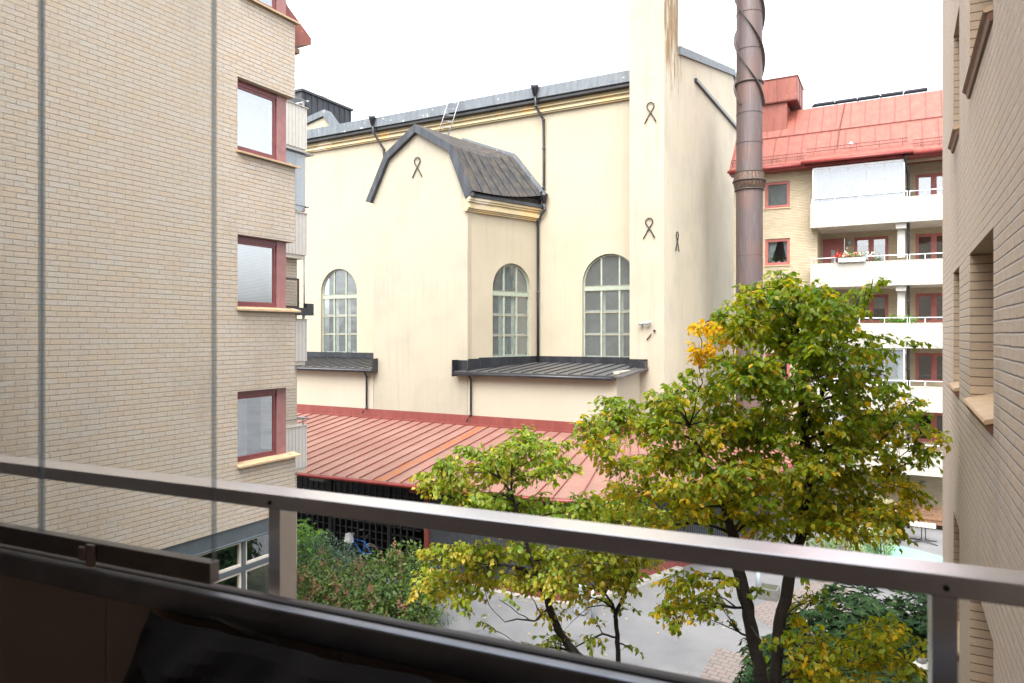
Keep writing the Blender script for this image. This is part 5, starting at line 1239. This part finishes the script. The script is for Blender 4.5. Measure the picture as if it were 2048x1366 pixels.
# fallen leaves
m = MB()
for k in range(90):
    x, y = rnd.uniform(-12, -2), rnd.uniform(15, 25); a = rnd.uniform(0, 6.28); s = rnd.uniform(.02, .045); m.face([V((x + s * cos(a + j * pi / 2) * (1 if j % 2 else .6), y + s * sin(a + j * pi / 2) * (1 if j % 2 else .6), GZ + .014)) for j in range(4)])
tag(m.build('fallen_leaves', 'leaf_litter'), 'scattered pale yellow leaves lying on the grey asphalt path', 'leaves', None, 'stuff')
m = MB()
for k in range(5200):
    x, y = rnd.uniform(-20, -11.6), rnd.uniform(13, 18); h = rnd.uniform(.05, .16); a = rnd.uniform(0, 3.14); m.face([V((x, y, GZ)), V((x + .02 * cos(a), y + .02 * sin(a), GZ)), V((x + rnd.uniform(-.05, .05), y + rnd.uniform(-.05, .05), GZ + h))])
me_ = m.build('grass', 'leaf_green_plain' if 'leaf_green_plain' in M else 'leaf_bright'); tag(me_, 'short grass under the bush with brown seed heads', 'grass', None, 'stuff')

# ================================================================== OUR BALCONY
rl = thing('balcony_railing', 'blurred grey aluminium balcony railing crossing the foreground', 'railing', tuple(L(0, 1.75, -1.6)))
MB().lbox(-4.2, .46, 1.70, 1.80, -.547, -.50).build('top_rail', 'alu_rail', rl, bevel=.004)
for x in (-1.61, .201, -3.42): MB().lbox(x, x + .046, 1.72, 1.795, -1.75, -.548).build('post', 'alu_rail', rl)
for x in (-1.587, .224, -3.4): 
    c = L(x, 1.70, -.527); MB().tube([c, c - L(0, .004, 0)], .006, 10).build('screw', 'black_iron', rl)
par = thing('balcony_parapet', 'dark taupe balcony parapet with grey metal ledge below the railing', 'parapet', tuple(L(-1.5, 1.55, -1.62)))
MB().lbox(-4.2, .46, 1.578, 1.62, -.86, -.768).build('outer_track', 'track_brown', par, bevel=.012)
MB().lbox(-4.2, .46, 1.505, 1.576, -.86, -.81).build('track_groove', 'black_wood', par)
MB().lbox(-4.2, .46, 1.47, 1.503, -.815, -.738).build('inner_ledge', 'ledge_grey', par, bevel=.007)
xs_ = [-4.2, -2.93, -2.045, -1.15, -.25, .46]
for a, b in zip(xs_, xs_[1:]): MB().lbox(a + .002, b - .002, 1.50, 1.60, -1.62, -.862).lbox(a + .002, b - .002, 1.485, 1.499, -1.62, -.816).build('panel', 'panel_taupe', par)
gzp = thing('glass_panel', 'clear sliding glass panels folded to the left in a dark aluminium frame', 'glass panel', tuple(L(-2.5, 1.51, -.72)))
gx = -1.620
MB().lbox(-4.2, gx, 1.497, 1.532, -.722, -.661).build('bottom_rail', 'alu_frame', gzp, bevel=.002)
for a, b in ((-2.396, gx + .002), (-3.9, -2.402)):
    g_ = MB().lbox(a + .006, b - .006, 1.510, 1.518, -.66, 1.5).build('pane', 'glass_clear', gzp)
    MB().lbox(b - .008, b, 1.508, 1.520, -.66, 1.5).build('edge', 'glass_edge', g_); MB().lbox(a, a + .005, 1.508, 1.520, -.66, 1.5).build('edge', 'glass_edge', g_)
MB().lbox(-4.2, gx, 1.497, 1.532, 1.5, 1.54).build('top_rail', 'alu_frame', gzp)
lx = -2.14
lt = MB().lbox(lx, lx + .035, 1.484, 1.496, -.735, -.665).lbox(lx - .02, lx + .008, 1.474, 1.483, -.715, -.672).build('latch', 'panel_taupe', gzp, bevel=.003)
rm = thing('balcony_room', 'unlit inside of the glazed balcony around the camera', 'balcony', tuple(L(-1.5, .2, -1.62)))
MB().lbox(-4.3, .46, -1.15, 1.60, -1.78, -1.622).build('floor', 'wood_brown', rm)
MB().lbox(-4.3, .46, -1.15, 1.56, 1.541, 1.70).build('ceiling', 'ceiling_paint', rm)
MB().lbox(-4.3, .46, -1.25, -1.151, -1.62, 1.54).build('back_wall', 'room_paint', rm)
MB().lbox(-4.3, -4.21, -1.15, 1.60, -1.62, 1.54).build('side_wall', 'room_paint', rm)
MB().lbox(.461, .52, -1.25, 1.56, -1.62, 1.54).build('brick_side', 'brick_right', rm)
# cushion leaning on the parapet
rnd.seed(4)
cu = MB(); NX_, NY_ = 60, 26
def cpt(i, j):
    s = i / NX_; q_ = j / NY_; x = -1.80 + 1.55 * s; z = -.80 - .62 * q_
    x -= .12 * q_ * (1 - s)
    edge = (min(s, 1 - s) * 8, min(q_, 1 - q_) * 6); pf = min(1, edge[0]) ** .5 * min(1, edge[1] + .1) ** .5
    fold = .014 * sin(s * 30 + q_ * 11 + 2 * sin(q_ * 6)) + .016 * sin(s * 19 - q_ * 13) + .008 * sin(s * 60 + q_ * 24)
    return L(x, 1.45 - .14 * pf - fold * pf - .12 * q_, z)
for i in range(NX_):
    for j in range(NY_): cu.face([cpt(i, j), cpt(i, j + 1), cpt(i + 1, j + 1), cpt(i + 1, j)], True)
cush = thing('cushion', 'black creased fabric cushion leaning against the taupe parapet', 'cushion', tuple(L(-1.0, 1.35, -1.45)))
cu.build('cover', 'fabric_black', cush)
st_ = thing('seat', 'dark low balcony sofa seat below the black cushion', 'seat', tuple(L(-1.0, 1.0, -1.62)))
MB().lbox(-1.9, -.2, .75, 1.46, -1.60, -1.43).build('base', 'fabric_black', st_, bevel=.03)
tgm = MB().face([L(-1.60, 1.465, -.79), L(-1.33, 1.465, -.745), L(-1.335, 1.46, -.815), L(-1.30, 1.45, -.845)])
tag(tgm.build('plastic_tag', 'glass_loggia'), 'translucent plastic corner hanging over the ledge above the black cushion', 'tag')

GR = {'small_tree': 'small trees in the courtyard', 'bollard': 'pale blue grey posts in the courtyard', 'house_plant': 'house plants in the back window', 'potted_plant': 'plants on the back balconies'}
for o in list(C.objects):
    if o.parent is None and o.get('category') and o.name.split('.')[0] in GR: o['group'] = GR[o.name.split('.')[0]]
for o in C.objects:
    if '_w' in o: del o['_w']
